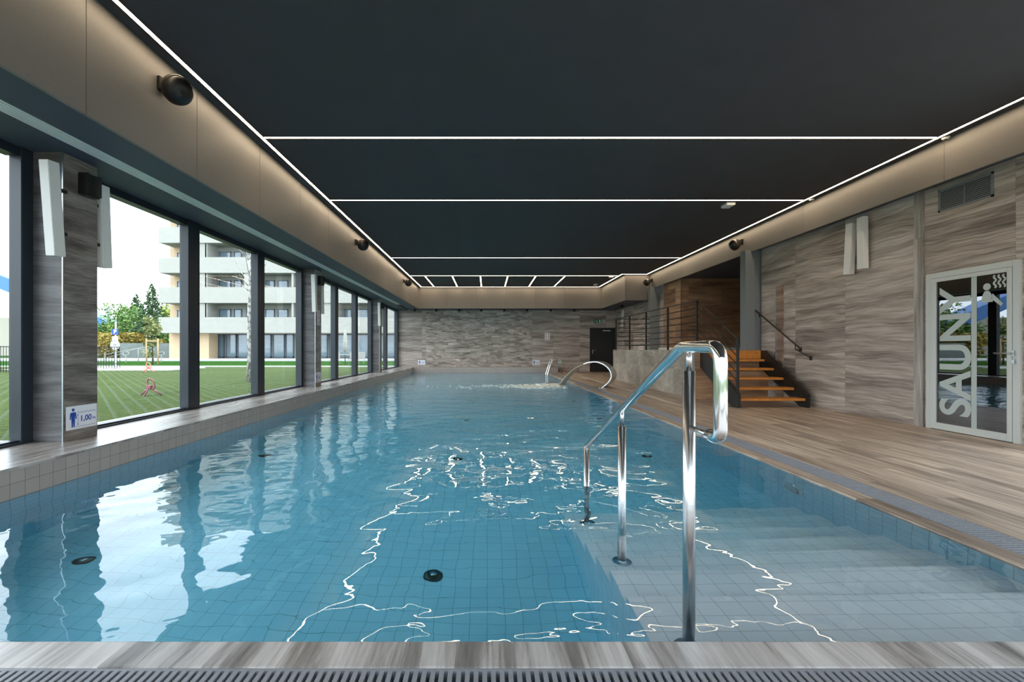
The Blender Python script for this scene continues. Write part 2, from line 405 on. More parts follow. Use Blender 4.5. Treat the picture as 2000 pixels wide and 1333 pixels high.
# ------------------------------------------------------------------ ceiling, fascias, soffits
b = MB(); b.box((-3.3, YB, ZC), (XW+.1, 9.75, ZC+.25)); b.box((-3.3, 9.75, ZC), (XW+3.6, YF+.2, ZC+.25)); struct('ceiling', b, M['ceiling'])
b = MB(); b.box((-5.0, YB-.3, ZC+.3), (XW+.3, 9.75, ZC+.8)); b.box((-5.0, 9.75, ZC+.3), (XW+3.9, YF+.6, ZC+.8)); struct('ceiling_roof', b, M['soffit'])
def fascia(segments, name):
    """panels with open joints between them; each segment = (axis, fixed, a, b, zlow, side)"""
    b = MB()
    for ax, fx, a, c, z0, thk, joints in segments:
        cuts = [a]+[j for j in joints if a < j < c]+[c]
        for k in range(len(cuts)-1):
            p0 = cuts[k]+(.003 if k else 0); p1 = cuts[k+1]-(.003 if k < len(cuts)-2 else 0)
            if ax == 'y': b.box((min(fx, fx+thk), p0, z0), (max(fx, fx+thk), p1, ZC), .002)
            else: b.box((p0, min(fx, fx+thk), z0), (p1, max(fx, fx+thk), ZC), .002)
    struct(name, b, M['fascia'])
jl = [3.37+1.285*k for k in range(-9, 14)]
fascia([('y', XFL, YB, YFF, ZFB, -.03, jl)], 'wall_bulkhead_left')
fascia([('x', YFF, XFL-.03, 4.91, ZFB, .03, [-1.751, -.471, .792, 2.07, 3.336])], 'wall_bulkhead_far')
fascia([('y', 4.91, 16.27, YFF+.03, ZFB, .03, []), ('x', 16.24, 4.91, XFR+.03, ZFB, .03, []), ('y', XFR, YB, 16.24, 3.20, .03, [3.2+2.57*k for k in range(-4, 6)])], 'wall_bulkhead_right')
b = MB()
b.box((XG-.15, YB, ZS), (-3.70, YF, ZS+.04)); b.box((-3.53, YB, ZS), (XFL-.03, YF, ZS+.04))
b.box((-3.70, YB, ZS+.05), (-3.53, YF, ZS+.07))
for y in [3.9+2.57*k for k in range(-4, 7)]: pass
b.box((XFL-.03, YFF+.03, ZS), (4.94, YF, ZS+.04)); b.box((4.94, 16.27, ZS), (XW, YF, ZS+.04))
struct('ceiling_soffit_low', b, M['soffit'])
b = MB(); b.box((XFR+.03, YB, 3.24), (XW+.1, 9.75, 3.28)); b.box((XFR+.03, 9.75, 3.24), (9.5, 16.27, 3.28)); struct('ceiling_soffit_right', b, M['soffit'])
# strip diffuser in the left soffit
b = MB()
for k in range(5):
    x = -3.70+.012+k*.036; b.box((x, YB, ZS-.006), (x+.014, 18.6, ZS+.02))
for k in range(14): b.box((-3.70, -3+1.6*k, ZS+.002), (-3.53, -2.99+1.6*k, ZS+.02))
g = b.build('air_diffuser', M['gratemetal']); tag(g, 'long pale slotted air diffuser let into the soffit above the windows', 'air vent')

# ------------------------------------------------------------------ walls
def wall(name, a, c, mk): b = MB(); b.box(a, c); return struct(name, b, M[mk])
wall('wall_right', (XW, 4.5, 0), (XW+.2, 9.95, 3.26), 'wall_x')
wall('wall_right_lintel', (XW, YB, 3.1), (XW+.2, 4.5, ZC+.3), 'soffit')
for k in range(4):  # unseen side glazing, added so more daylight reaches the room
    w = bpy.data.objects.new('window_added_side_%d' % (k+1), None); C.objects.link(w); w['kind'] = 'structure'
    y0 = YB+k*(4.5-YB)/4; y1 = y0+(4.5-YB)/4; b = MB()
    b.box((XW, y0, -.02), (XW+.14, y0+.06, 3.1), .003); b.box((XW, y1-.06, -.02), (XW+.14, y1, 3.1), .003)
    b.box((XW+.01, y0+.06, -.02), (XW+.13, y1-.06, .08), .003); b.box((XW+.01, y0+.06, 3.02), (XW+.13, y1-.06, 3.1), .003)
    b.build('window_frame', M['frame'], w)
    b = MB(); b.box((XW+.08, y0+.05, .07), (XW+.09, y1-.05, 3.03)); b.build('window_pane', M['pane'], w)
wall('wall_right_far', (XW, 15.33, 0), (XW+.2, YF, 3.0), 'wall_x')
wall('wall_right_brown', (5.95, 14.0, 1.04), (6.19, 15.33, 3.27), 'brown_x')
wall('wall_recess_back', (6.19, 14.0, 1.04), (9.4, 14.2, 3.27), 'brown')
wall('wall_recess_side', (9.4, 9.95, 0), (9.6, 14.2, 3.27), 'brown_x')
wall('wall_recess_front', (XW+.2, 9.75, 0), (9.6, 9.95, ZC+.3), 'wall_y')
b = MB(); b.box((5.94, 13.985, 1.04), (5.955, 14.0, 3.27)); b.box((5.935, 15.32, 1.04), (5.95, 15.345, 3.27)); struct('trim_5', b, M['alu'])
b = MB(); b.box((6.19, 13.985, 1.04), (9.4, 14.0, 1.115)); b.box((5.935, 14.0, 1.04), (5.95, 15.8, 1.115)); struct('baseboard_right', b, M['white'])
wall('wall_back_lintel', (-5.5, YB-.2, 2.95), (9.6, YB, ZC+.3), 'soffit')
for k in range(5):  # invented glazed end behind the camera, brightens the near pool area
    w = bpy.data.objects.new('window_added_back_%d' % (k+1), None); C.objects.link(w); w['kind'] = 'structure'
    x0 = -4.3+k*2.12; x1 = x0+2.12; b = MB()
    b.box((x0, YB-.16, -.02), (x0+.06, YB, 2.95), .003); b.box((x1-.06, YB-.16, -.02), (x1, YB, 2.95), .003)
    b.box((x0+.06, YB-.14, -.02), (x1-.06, YB-.02, .08), .003); b.box((x0+.06, YB-.14, 2.87), (x1-.06, YB-.02, 2.95), .003)
    b.build('window_frame', M['frame'], w)
    b = MB(); b.box((x0+.05, YB-.10, .07), (x1-.05, YB-.09, 2.88)); b.build('window_pane', M['pane'], w)
# end wall: flat stone left and right, rippled mosaic between, opening for the black door
wall('wall_far_left', (-4.27, YF, 0), (-2.875, YF+.2, 3.0), 'wall_y')
wall('wall_far_middle', (-2.875, YF, 0), (2.10, YF+.2, 3.0), 'wall_wave')
b = MB(); b.box((2.10, YF, 0), (4.79, YF+.2, 3.0)); b.box((4.79, YF, 2.06), (XW+.2, YF+.2, 3.0)); struct('wall_far_right', b, M['wall_y'])
wall('wall_far_outer', (-4.4, YF+.2, 0), (XW+.3, YF+.4, ZC+.3), 'soffit')
# vertical pilaster strip, trims on the right wall
b = MB(); b.box((5.965, 6.235, 0), (XW, 6.37, 3.24)); struct('trim_6', b, M['strip'])
b = MB(); b.box((5.955, 9.20, 0), (XW, 9.40, 2.35)); struct('trim_7', b, M['umber'])
b = MB(); b.box((5.945, 9.395, .0), (XW, 9.412, 2.35)); struct('trim_8', b, M['alu'])
# left wall below the windows and sill
b = MB(); b.box((-4.42, YB, -.3), (XL-.25, YF, .195)); struct('wall_left', b, M['soffit'])
b = MB(); b.box((-4.30, YB, .195), (XL+.006, YF, SILL), .004); struct('trim_9', b, M['sill'])
b = MB(); b.box((-4.6, YB, 2.93), (XG, YF, 3.9)); struct('wall_left_lintel', b, M['soffit'])

# pillars
for i, y in enumerate(PIL):
    t_ = bpy.data.objects.new('wall_left_pillar', None); C.objects.link(t_); t_['kind'] = 'structure'; t_.location = (0, 0, 0)
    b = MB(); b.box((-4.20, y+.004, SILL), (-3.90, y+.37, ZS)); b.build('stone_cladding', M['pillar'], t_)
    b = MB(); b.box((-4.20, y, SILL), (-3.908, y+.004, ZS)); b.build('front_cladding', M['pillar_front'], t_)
    b = MB(); b.box((-4.30, y-.01, SILL-.1), (-4.20, y+.38, ZS+.05)); b.build('outer_panel', M['frame'], t_)
    b = MB(); b.box((-3.908, y-.001, SILL), (-3.899, y+.008, ZS)); b.build('corner_profile', M['alu'], t_)

# windows: one per bay between mullions
def window(n, ya, yb, la, lb):
    """la, lb half jamb widths at the near and far side"""
    w = bpy.data.objects.new('window_%d' % n, None); C.objects.link(w); w['kind'] = 'structure'
    z0, z1 = SILL, ZS+.05
    b = MB()
    b.box((XG-.10, ya, z0), (XG, ya+la, z1), .003); b.box((XG-.10, yb-lb, z0), (XG, yb, z1), .003)
    b.box((XG-.14, ya, z0), (XG-.10, ya+la-.03, z1)); b.box((XG-.14, yb-lb+.03, z0), (XG-.10, yb, z1))
    b.box((XG-.012, ya+la-.016, z0), (XG+.004, ya+la-.006, z1)); b.box((XG-.012, yb-lb+.006, z0), (XG+.004, yb-lb+.016, z1))
    b.box((XG-.14, ya+la, z0), (XG-.02, yb-lb, z0+.035), .003); b.box((XG-.14, ya+la, z1-.13), (XG-.02, yb-lb, z1), .003)
    b.box((XG-.10, ya, z0-.02), (XG+.012, yb, z0+.016))
    b.build('window_frame', M['frame'], w)
    b = MB(); b.box((XG-.096, ya+la-.01, z0+.03), (XG-.090, yb-lb+.01, z1-.12)); b.build('window_pane', M['pane'], w)
    b = MB(); b.box((XG-.30, ya, z0-.05), (XG-.14, yb, z0+.01)); b.build('outer_sill', M['alu'], w)
    return w
n = 1
window(n, YB, PIL[0], .2, .11); n += 1
for i in range(len(PIL)):
    a = PIL[i]+.37; c = PIL[i+1] if i+1 < len(PIL) else None
    if c is None:
        window(n, a, 18.87, .11, .125); n += 1; window(n, 18.87, YF, .125, .2); n += 1
    else:
        s_ = (c-a)/3
        for k in range(3):
            window(n, a+s_*k, a+s_*(k+1), .11 if k == 0 else .125, .11 if k == 2 else .125); n += 1

# ------------------------------------------------------------------ light strips
def led(label, a, c, axis, group='warm light lines in the ceiling'):
    a = Vector(a); c = Vector(c); w = .020
    ln = (c-a).length; nseg = max(1, int(ln/1.2))
    t_ = thing('led_strip', label, 'strip light', (a+c)/2, 0, group); o = (a+c)/2
    hb = MB(); db = MB()
    if axis == 'y':
        hb.box((-w-.005, -ln/2, -.006), (-w, ln/2, .0)); hb.box((w, -ln/2, -.006), (w+.005, ln/2, .0)); hb.box((-w, -ln/2, -.0025), (w, ln/2, -.0002))
    else:
        hb.box((-ln/2, -w-.005, -.006), (ln/2, -w, .0)); hb.box((-ln/2, w, -.006), (ln/2, w+.005, .0)); hb.box((-ln/2, -w, -.0025), (ln/2, w, -.0002))
    for k in range(nseg):
        s0 = -ln/2+ln*k/nseg; s1 = -ln/2+ln*(k+1)/nseg
        q = [(-w, s0), (w, s0), (w, s1), (-w, s1)] if axis == 'y' else [(s0, -w), (s1, -w), (s1, w), (s0, w)]
        vs = [db.bm.verts.new((x, y, -.004)) for x, y in q]; db.bm.faces.new(vs[::-1])
    hb.build('housing', M['housing'], t_); db.build('diffuser', M['led'], t_)
    return t_
XLL, XLR, YLF = -2.827, 5.655, 19.42
led('longest warm light line along the left bulkhead', (XLL, YB+.2, ZC), (XLL, YLF+.03, ZC), 'y')
led('long warm light line along the right bulkhead', (XLR, YB+.2, ZC), (XLR, 16.13+.03, ZC), 'y')
led('nearest warm light line crossing the dark ceiling', (XLL+.03, 5.708, ZC), (XLR-.03, 5.708, ZC), 'x')
led('second warm light line crossing the dark ceiling', (XLL+.03, 8.106, ZC), (XLR-.03, 8.106, ZC), 'x')
led('third warm light line crossing the dark ceiling', (XLL+.03, 13.23, ZC), (XLR-.03, 13.23, ZC), 'x')
led('fourth warm light line across, with the short lines behind it', (XLL+.03, 16.5, ZC), (4.77-.03, 16.5, ZC), 'x')
led('warm light line along the far bulkhead', (XLL+.03, YLF, ZC), (4.77+.03, YLF, ZC), 'x')
led('short warm light line along the bulkhead corner above the black door', (4.77, 16.13-.03, ZC), (4.77, YLF-.03, ZC), 'y')
led('short warm light line in front of the bulkhead corner on the right', (4.80, 16.13, ZC), (XLR-.03, 16.13, ZC), 'x')
for k, x in enumerate([-2.275, -1.281, -.256, .742, 1.76, 2.826]):
    nm = ['leftmost', 'second from left', 'third from left', 'third from right', 'second from right', 'rightmost'][k]
    led('%s of the six short light lines near the end wall' % nm, (x, 16.53, ZC), (x, YLF-.03, ZC), 'y', 'six short light lines near the end wall')

# ------------------------------------------------------------------ sauna door
dr = bpy.data.objects.new('door_1', None); C.objects.link(dr); dr['kind'] = 'structure'
D0, D1, DH = 5.096, 6.19, 2.08
b = MB(); b.box((XW-.03, D0, 0), (XW+.01, D0+.07, DH), .004); b.box((XW-.03, D1-.07, 0), (XW+.01, D1, DH), .004); b.box((XW-.03, D0+.07, DH-.07), (XW+.01, D1-.07, DH), .004)
b.build('door_frame', M['doorwhite'], dr)
b = MB(); a0, a1 = D0+.074, D1-.074; g0, g1 = 5.215, 6.045
b.box((XW-.042, a0, .012), (XW-.004, g0, DH-.075), .004); b.box((XW-.042, g1, .012), (XW-.004, a1, DH-.075), .004)
b.box((XW-.042, g0, .012), (XW-.004, g1, .097), .002); b.box((XW-.042, g0, 1.955), (XW-.004, g1, DH-.075), .002)
b.build('door_leaf', M['doorwhite'], dr)
b = MB(); b.box((XW-.024, g0-.01, .09), (XW-.018, g1+.01, 1.965)); b.build('glass_panel', M['doorpane'], dr)
b = MB(); b.box((XW-.012, g0-.01, .09), (XW-.006, g1+.01, 1.965)); b.build('backing', M['dark'], dr)
# frosted lettering, stripe and icon lie on the glass; u runs towards the camera side
fr0 = frame((XW-.0246, g1, .097), (0, -1, 0), (0, 0, 1), (-1, 0, 0))
GW, GH = g1-g0, 1.858
b = MB(); b.box((0, 0, 0), (0, 0, 0)) if False else None
st = MB(); st.poly([(.435, 0), (.497, 0), (.497, GH), (.435, GH)], .0012, fr0)
tm = text_mesh('SAUNY', 1.0, .0012, .022)
xs = [v.co.x for v in tm.vertices]; ysv = [v.co.y for v in tm.vertices]
tw_, th_ = max(xs)-min(xs), max(ysv)-min(ysv); cx_, cy0 = (max(xs)+min(xs))/2, (max(ysv)+min(ysv))/2
# text reads upwards: its x axis runs up the door, its tops point to the far side
TL, TH_ = 1.66, .395
R = Matrix(((0, -TH_/th_, 0, .235+TH_/th_*cy0), (TL/tw_, 0, 0, .95-TL/tw_*cx_), (0, 0, 1, .0006), (0, 0, 0, 1)))
st.addmesh(tm, fr0 @ R)
ob = st.build('frosted_lettering', M['frost'], dr)
st = MB(); cx0, cy1 = .61, 1.63
st.poly(circle(cx0, cy1+.085, .042, 24), .0012, fr0)
st.poly([(cx0-.065, cy1-.10), (cx0+.065, cy1-.10), (cx0+.045, cy1+.0), (cx0+.02, cy1+.036), (cx0-.02, cy1+.036), (cx0-.045, cy1)], .0012, fr0)
st.poly([(cx0+.045, cy1-.06), (cx0+.15, cy1-.16), (cx0+.17, cy1-.13), (cx0+.06, cy1+.0)], .0012, fr0)
for k in range(3):
    xx = cx0+.085+.048*k
    st.ribbon([(xx+.012*math.sin(j/20*4*PI), cy1+.06+.15*j/20) for j in range(21)], .02, .0012, fr0)
st.build('frosted_icon', M['frost'], dr)
b = MB(); hx = XW-.042
b.tube(fillet([(hx, 5.15, 1.02), (hx-.05, 5.15, 1.02), (hx-.05, 5.30, 1.02)], .015), .009); b.box((hx-.008, 5.135, .99), (hx, 5.165, 1.05), .002); b.box((hx-.008, 5.135, .90), (hx, 5.165, .95), .002)
b.build('door_handle', M['alu'], dr)
# black door in the end wall
d2 = bpy.data.objects.new('door_2', None); C.objects.link(d2); d2['kind'] = 'structure'
b = MB(); b.box((4.85, YF+.03, .005), (5.93, YF+.09, 2.02), .003); b.build('door_leaf', M['blacktile'], d2)
b = MB(); b.box((4.79, YF-.01, 0), (4.85, YF+.12, 2.06)); b.box((5.93, YF-.01, 0), (5.985, YF+.12, 2.06)); b.box((4.85, YF-.01, 2.02), (5.93, YF+.12, 2.06)); b.build('door_frame', M['black'], d2)
b = MB(); b.tube(fillet([(4.93, YF+.03, 1.0), (4.93, YF-.02, 1.0), (5.06, YF-.02, 1.0)], .012), .010); b.box((4.915, YF+.022, .85), (4.945, YF+.03, 1.03)); b.build('door_handle', M['alu'], d2)
b = MB(); b.box((5.40, YF-.03, 1.90), (5.75, YF+.03, 1.95), .004); b.build('door_closer', M['alu'], d2)

# ------------------------------------------------------------------ columns on the right
for i, y in enumerate([10.0, 15.85]):
    b = MB(); z0 = 1.04 if i == 0 else 1.04
    b.box((5.67, y, z0), (5.88, y+.21, 3.24), .004); b.box((5.88, y+.02, z0), (XW+.2, y+.19, 3.24))
    struct('wall_right_column', b, M['column'])

# ------------------------------------------------------------------ landing and stair
b = MB(); b.box((4.42, 9.75, 0), (4.46, 16.0, 1.04)); b.box((4.46, 15.96, 0), (XW, 16.0, 1.04)); struct('wall_landing', b, M['concrete'])
b = MB(); b.box((4.43, 9.72, 0), (XW, 9.75, 1.04)); struct('wall_landing_front', b, M['brown'])
b = MB(); b.box((4.42, 9.715, 0), (4.432, 9.727, 1.04)); struct('trim_10', b, M['alu'])
b = MB(); b.box((4.46, 9.75, .90), (9.4, 15.96, 1.04)); struct('floor_landing', b, M['deck'])
stair = thing('open_staircase', 'short open staircase with orange treads and black steel sides beside the right wall', 'stairs', (5.2, 8.3, 0))
def L(p): return (p[0]-5.2, p[1]-8.3, p[2])
for k in range(5):
    y = 8.30+.305*k; z = .165+.172*k
    b = MB(); b.box(L((4.60, y, z-.045)), L((5.80, y+.27, z)), .006); tag(b.build('tread', M['tread'], stair))
for sx, x in (('l', 4.54), ('r', 5.80)):
    b = MB()
    pts = [(8.26, 0), (8.46, 0), (9.715, .685), (9.715, 1.04), (9.58, 1.04), (8.26, .24)]
    t_ = bmesh.new(); A = [t_.verts.new(L((x, p[0], p[1]))) for p in pts]; B = [t_.verts.new(L((x+.06, p[0], p[1]))) for p in pts]
    t_.faces.new(A); t_.faces.new(B[::-1])
    for k in range(6): t_.faces.new((A[k], B[k], B[(k+1) % 6], A[(k+1) % 6]))
    bmesh.ops.recalc_face_normals(t_, faces=t_.faces[:]); b.merge(t_); b.build('stringer', M['blackmetal'], stair)
b = MB(); b.box(L((4.60, 9.66, .86)), L((5.80, 9.71, 1.04))); b.build('top_riser', M['tread'], stair)
# balustrade: landing edge, its return at the far end and the sloping flight
rail = thing('steel_balustrade', 'black steel balustrade with thin rails along the raised landing and down the stairs', 'railing', (4.5, 9.75, 0))
def L2(p): return (p[0]-4.5, p[1]-9.75, p[2])
def hbars(b, p, q, zs, r=.011):
    for z in zs: b.tube([L2((p[0], p[1], z)), L2((q[0], q[1], z))], r, 8)
for y in (9.78, 11.35, 12.9, 14.4, 15.92):
    b = MB(); b.box(L2((4.48, y-.02, 1.04)), L2((4.52, y+.02, 2.10)), .002); b.build('post', M['blackmetal'], rail)
b = MB(); b.box(L2((5.75, 15.90, 1.04)), L2((5.79, 15.94, 2.10)), .002); b.build('post', M['blackmetal'], rail)
b = MB(); b.box(L2((4.55, 8.29, .0)), L2((4.59, 8.33, 1.25)), .002); b.build('post', M['blackmetal'], rail)
b = MB(); b.box(L2((4.485, 9.78, 2.10)), L2((4.515, 15.94, 2.125)), .002); b.box(L2((4.5, 15.905, 2.10)), L2((5.79, 15.935, 2.125)), .002)
b.tube([L2((4.52, 9.78, 2.112)), L2((4.57, 8.31, 1.25))], .014, 8); b.build('top_rail', M['blackmetal'], rail)
for j in range(6):
    z = 1.19+.152*j
    b = MB(); hbars(b, (4.5, 9.78), (4.5, 15.92), [z]); hbars(b, (4.5, 15.92), (5.77, 15.92), [z]); b.tube([L2((4.52, 9.78, z)), L2((4.57, 8.31, z-.87))], .010, 8)
    b.build('rail', M['blackmetal'], rail)
# wall handrail
hr = thing('wall_handrail', 'slim black handrail fixed to the right wall above the stairs', 'railing', (5.9, 8.6, 1.1))
def L3(p): return (p[0]-5.9, p[1]-8.6, p[2]-1.1)
b = MB(); b.tube(fillet([L3((5.90, 10.25, 1.92)), L3((5.90, 10.02, 1.92)), L3((5.90, 8.62, 1.10))], .04), .016, 10); b.build('rail', M['blackmetal'], hr)
for y, z in ((10.05, 1.90), (8.72, 1.15)):
    b = MB(); b.tube(fillet([L3((5.90, y, z)), L3((5.90, y, z-.09)), L3((5.985, y-.02, z-.09))], .01), .008, 8)
    b.box(L3((5.975, y-.05, z-.13)), L3((5.99, y+.01, z-.05)), .002); b.build('bracket', M['blackmetal'], hr)
b = MB(); b.tube([L3((5.90, 8.74, 1.07)), L3((5.985, 8.42, .90))], .009, 8); b.box(L3((5.975, 8.39, .86)), L3((5.99, 8.45, .94)), .002); b.build('bracket', M['blackmetal'], hr)

# ------------------------------------------------------------------ stainless pool handrail on the steps
ph = thing('pool_handrail', 'polished stainless handrail on three posts going down the pool steps', 'handrail', (.786, 1.80, -.18))
def L4(p): return (p[0]-.786, p[1]-1.80, p[2]+.18)
X4 = .786
loop = fillet([(X4, 3.60, .30), (X4, 1.84, 1.078), (X4, 1.535, 1.078), (X4, 1.535, .765), (X4, 1.61, .765)], .055, 8)
b = MB(); b.tube([L4(p) for p in loop], .0225, 20); b.build('hand_bar', M['chrome'], ph)
b = MB(); b.tube([L4((X4, 1.60, .765)), L4((X4, 1.77, .765))], .0105, 12); b.build('connecting_rod', M['satin'], ph)
for y, top, bot, r in ((1.775, .985, -.18, .0235), (2.657, .62, -.386, .0235), (3.60, .30, -.806, .0225)):
    b = MB(); b.tube([L4((X4, y, bot)), L4((X4, y, top))], r, 20); o_ = b.build('post', M['satin'], ph)
    b = MB(); b.lathe([(.0, 0), (.055, 0), (.055, .006), (.03, .012), (.03, .02), (0, .02)], 24, Matrix.Translation(L4((X4, y, bot)))); b.build('foot_flange', M['satin'], o_)
    if top > .5:
        b = MB(); b.tube([L4((X4, y, top)), L4((X4, y, top+.085 if y < 2 else top+.10))], .011, 12); b.build('neck', M['satin'], o_)

# ------------------------------------------------------------------ far pool ladder
ld = thing('pool_ladder', 'small stainless pool ladder at the far right corner', 'pool ladder', (2.63, 19.2, 0))
for dy in (-.25, .25):
    pts = fillet([(-.15, dy, -.9), (-.15, dy, -.05), (.06, dy, .62), (.42, dy, .62), (.50, dy, .0)], .10, 8)
    b = MB(); b.tube(pts, .02, 12); b.build('side_rail', M['chrome'], ld)
for z in (-.25, -.5, -.75):
    b = MB(); b.box((-.19, -.25, z), (-.11, .25, z+.02), .004); b.build('rung', M['satin'], ld)

# ------------------------------------------------------------------ fountain: curved steel blade and the sheet of water
fn = thing('water_fountain', 'curved stainless steel waterfall spout arching over the right pool edge', 'fountain', (3.15, 12.35, 0), math.radians(-30))
prof = [(3.16, 0), (3.30, .12), (3.39, .25), (3.41, .38), (3.35, .53), (3.22, .65), (3.05, .72), (2.88, .725), (2.74, .695), (2.66, .66)]
def smooth(pts, n):
    out = []
    for i in range(len(pts)-1):
        p0 = pts[max(i-1, 0)]; p1 = pts[i]; p2 = pts[i+1]; p3 = pts[min(i+2, len(pts)-1)]
        for k in range(n):
            s_ = k/n
            out.append(tuple(.5*((2*p1[j])+(-p0[j]+p2[j])*s_+(2*p0[j]-5*p1[j]+4*p2[j]-p3[j])*s_*s_+(-p0[j]+3*p1[j]-3*p2[j]+p3[j])*s_**3) for j in range(len(p1))))
    out.append(pts[-1]); return out
def sheet(prof, y0, y1, th, nu=10, wob=0.0):
    b = bmesh.new(); pts = smooth(prof, 6); n_ = len(pts); G = []
    for side in (0, 1):
        rows = []
        for i, (x, z) in enumerate(pts):
            a = pts[min(i+1, n_-1)]; c = pts[max(i-1, 0)]; d = Vector((a[0]-c[0], a[1]-c[1])).normalized(); nn = Vector((-d.y, d.x))
            row = []
            for k in range(nu+1):
                s_ = k/nu; fr_ = i/n_
                off = side*th + wob*math.sin(k*2.1+i*.35)*fr_
                row.append(b.verts.new((x+nn.x*off, y0+(y1-y0)*s_, z+nn.y*off)))
            rows.append(row)
        G.append(rows)
    for side in (0, 1):
        for i in range(n_-1):
            for k in range(nu):
                q = [G[side][i][k], G[side][i][k+1], G[side][i+1][k+1], G[side][i+1][k]]
                f = b.faces.new(q if side else q[::-1]); f.smooth = True
    for k in (0, nu):
        for i in range(n_-1):
            q = [G[0][i][k], G[1][i][k], G[1][i+1][k], G[0][i+1][k]]; b.faces.new(q if k else q[::-1])
    for i in (0, n_-1):
        for k in range(nu):
            q = [G[0][i][k], G[0][i][k+1], G[1][i][k+1], G[1][i][k]]; b.faces.new(q)
    bmesh.ops.recalc_face_normals(b, faces=b.faces[:]); return b
b = MB(); b.merge(sheet([((x-3.2)*1.05, z) for x, z in prof], 0, .52, .028)); b.build('blade', M['satin'], fn)
b = MB(); b.box((-.13, -.03, 0), (.07, .55, .012), .003); b.build('base_plate', M['satin'], fn)
wsh = pane_mat('falling water', (.93, .93, .90, 1), 1.0, .30)
wsh = bpy.data.materials.new('falling water'); wsh.use_nodes = True
q = wsh.node_tree.nodes['Principled BSDF']; q.inputs['Base Color'].default_value = srgb(226, 214, 190); q.inputs['Roughness'].default_value = .12
q.inputs['Transmission Weight'].default_value = .35; q.inputs['IOR'].default_value = 1.33
tt = NT(wsh); pp = pos(tt); nz = tt.noise(tt.comb(tt.math('MULTIPLY', pp[0], 3), tt.math('MULTIPLY', pp[1], 60), pp[2]), 1, 2)
bp = tt.n.new('ShaderNodeBump'); bp.inputs['Strength'].default_value = .6; bp.inputs['Distance'].default_value = .01
tt.l.new(nz, bp.inputs['Height']); tt.l.new(bp.outputs[0], q.inputs['Normal'])
b = MB(); b.merge(sheet([((x-3.2)*1.05, z) for x, z in [(2.68, .672), (2.52, .60), (2.36, .49), (2.20, .34), (2.05, .17), (1.93, -.01)]], .03, .49, .02, 14, .006))
o_ = b.build('falling_water', wsh, loc=(3.15, 12.35, 0)); o_.rotation_euler = (0, 0, math.radians(-30)); tag(o_, 'sheet of water falling from the steel spout into the pool', 'water')
# foam
foam = pmat('white foam', srgb(232, 236, 226), .5)
b = MB(); rnd = random.Random(3)
for k in range(1500):
    u = abs(rnd.gauss(0, 1)); x = 2.1-u*1.35*rnd.random()**.6-.02; 
    if rnd.random() < .35: x = rnd.uniform(1.4, 2.2)
    y = 13.2+rnd.gauss(0, .20+.06*u); s_ = rnd.uniform(.008, .055)*(1 if x > .8 else .6)
    t_ = bmesh.new(); bmesh.ops.create_icosphere(t_, subdivisions=1, radius=1)
    for f in t_.faces: f.smooth = True
    b.merge(t_, Matrix.Translation((x, y, WZ+.002+rnd.random()**3*.05*(x > 1.5))) @ Matrix.Diagonal((s_*rnd.uniform(1, 2.6), s_*rnd.uniform(.5, 1), s_*rnd.uniform(.2, .5), 1)))
o_ = b.build('water_foam', foam); tag(o_, 'white foam and splashes where the sheet of water lands', 'foam', kind='stuff')

# ------------------------------------------------------------------ underwater fittings
def outlet():
    t_ = thing('floor_inlet', 'x', 'pool fitting', (0, 0, BOT))
    b = MB(); b.lathe([(0, 0), (.068, 0), (.072, .004), (.060, .014), (.045, .018), (0, .018)], 28); b.build('cover', pmat('dark steel cover', srgb(70, 80, 78), .25, .6), t_)
    b = MB(); b.lathe([(0, .018), (.03, .018), (.026, .026), (0, .026)], 20); b.build('screw_cap', M['satin'], t_)
    return t_
o0 = outlet(); first = True
for yi, y in enumerate((3.13, 5.66, 8.15, 10.6, 13.1)):
    for xi, x in enumerate((-2.77, -.37, 2.0)):
        if yi == 0 and xi == 2: continue
        lb = 'round dark water inlet in the pool floor, %s of the %s row' % (('left', 'middle', 'right')[xi], ('nearest', 'second', 'third', 'fourth', 'fifth')[yi])
        if first: o0.location = (x, y, BOT); o0['label'] = lb; o0['group'] = 'floor inlets'; first = False
        else: dup(o0, (x, y, BOT), label=lb, group='floor inlets')
pl = thing('underwater_lamp', 'round chrome underwater lamp on the right pool wall', 'pool lamp', (XR, 3.92, -.47))
Mr = Matrix.Rotation(-PI/2, 4, 'Y')
b = MB(); b.lathe([(0, 0), (.125, 0), (.13, .01), (.115, .022), (.105, .018), (0, .018)], 36, Mr); b.build('rim', M['chrome'], pl)
b = MB(); b.lathe([(0, .018), (.098, .018), (.07, .026), (0, .028)], 30, Mr); b.build('lens', pmat('lamp lens', srgb(150, 175, 185), .1), pl)

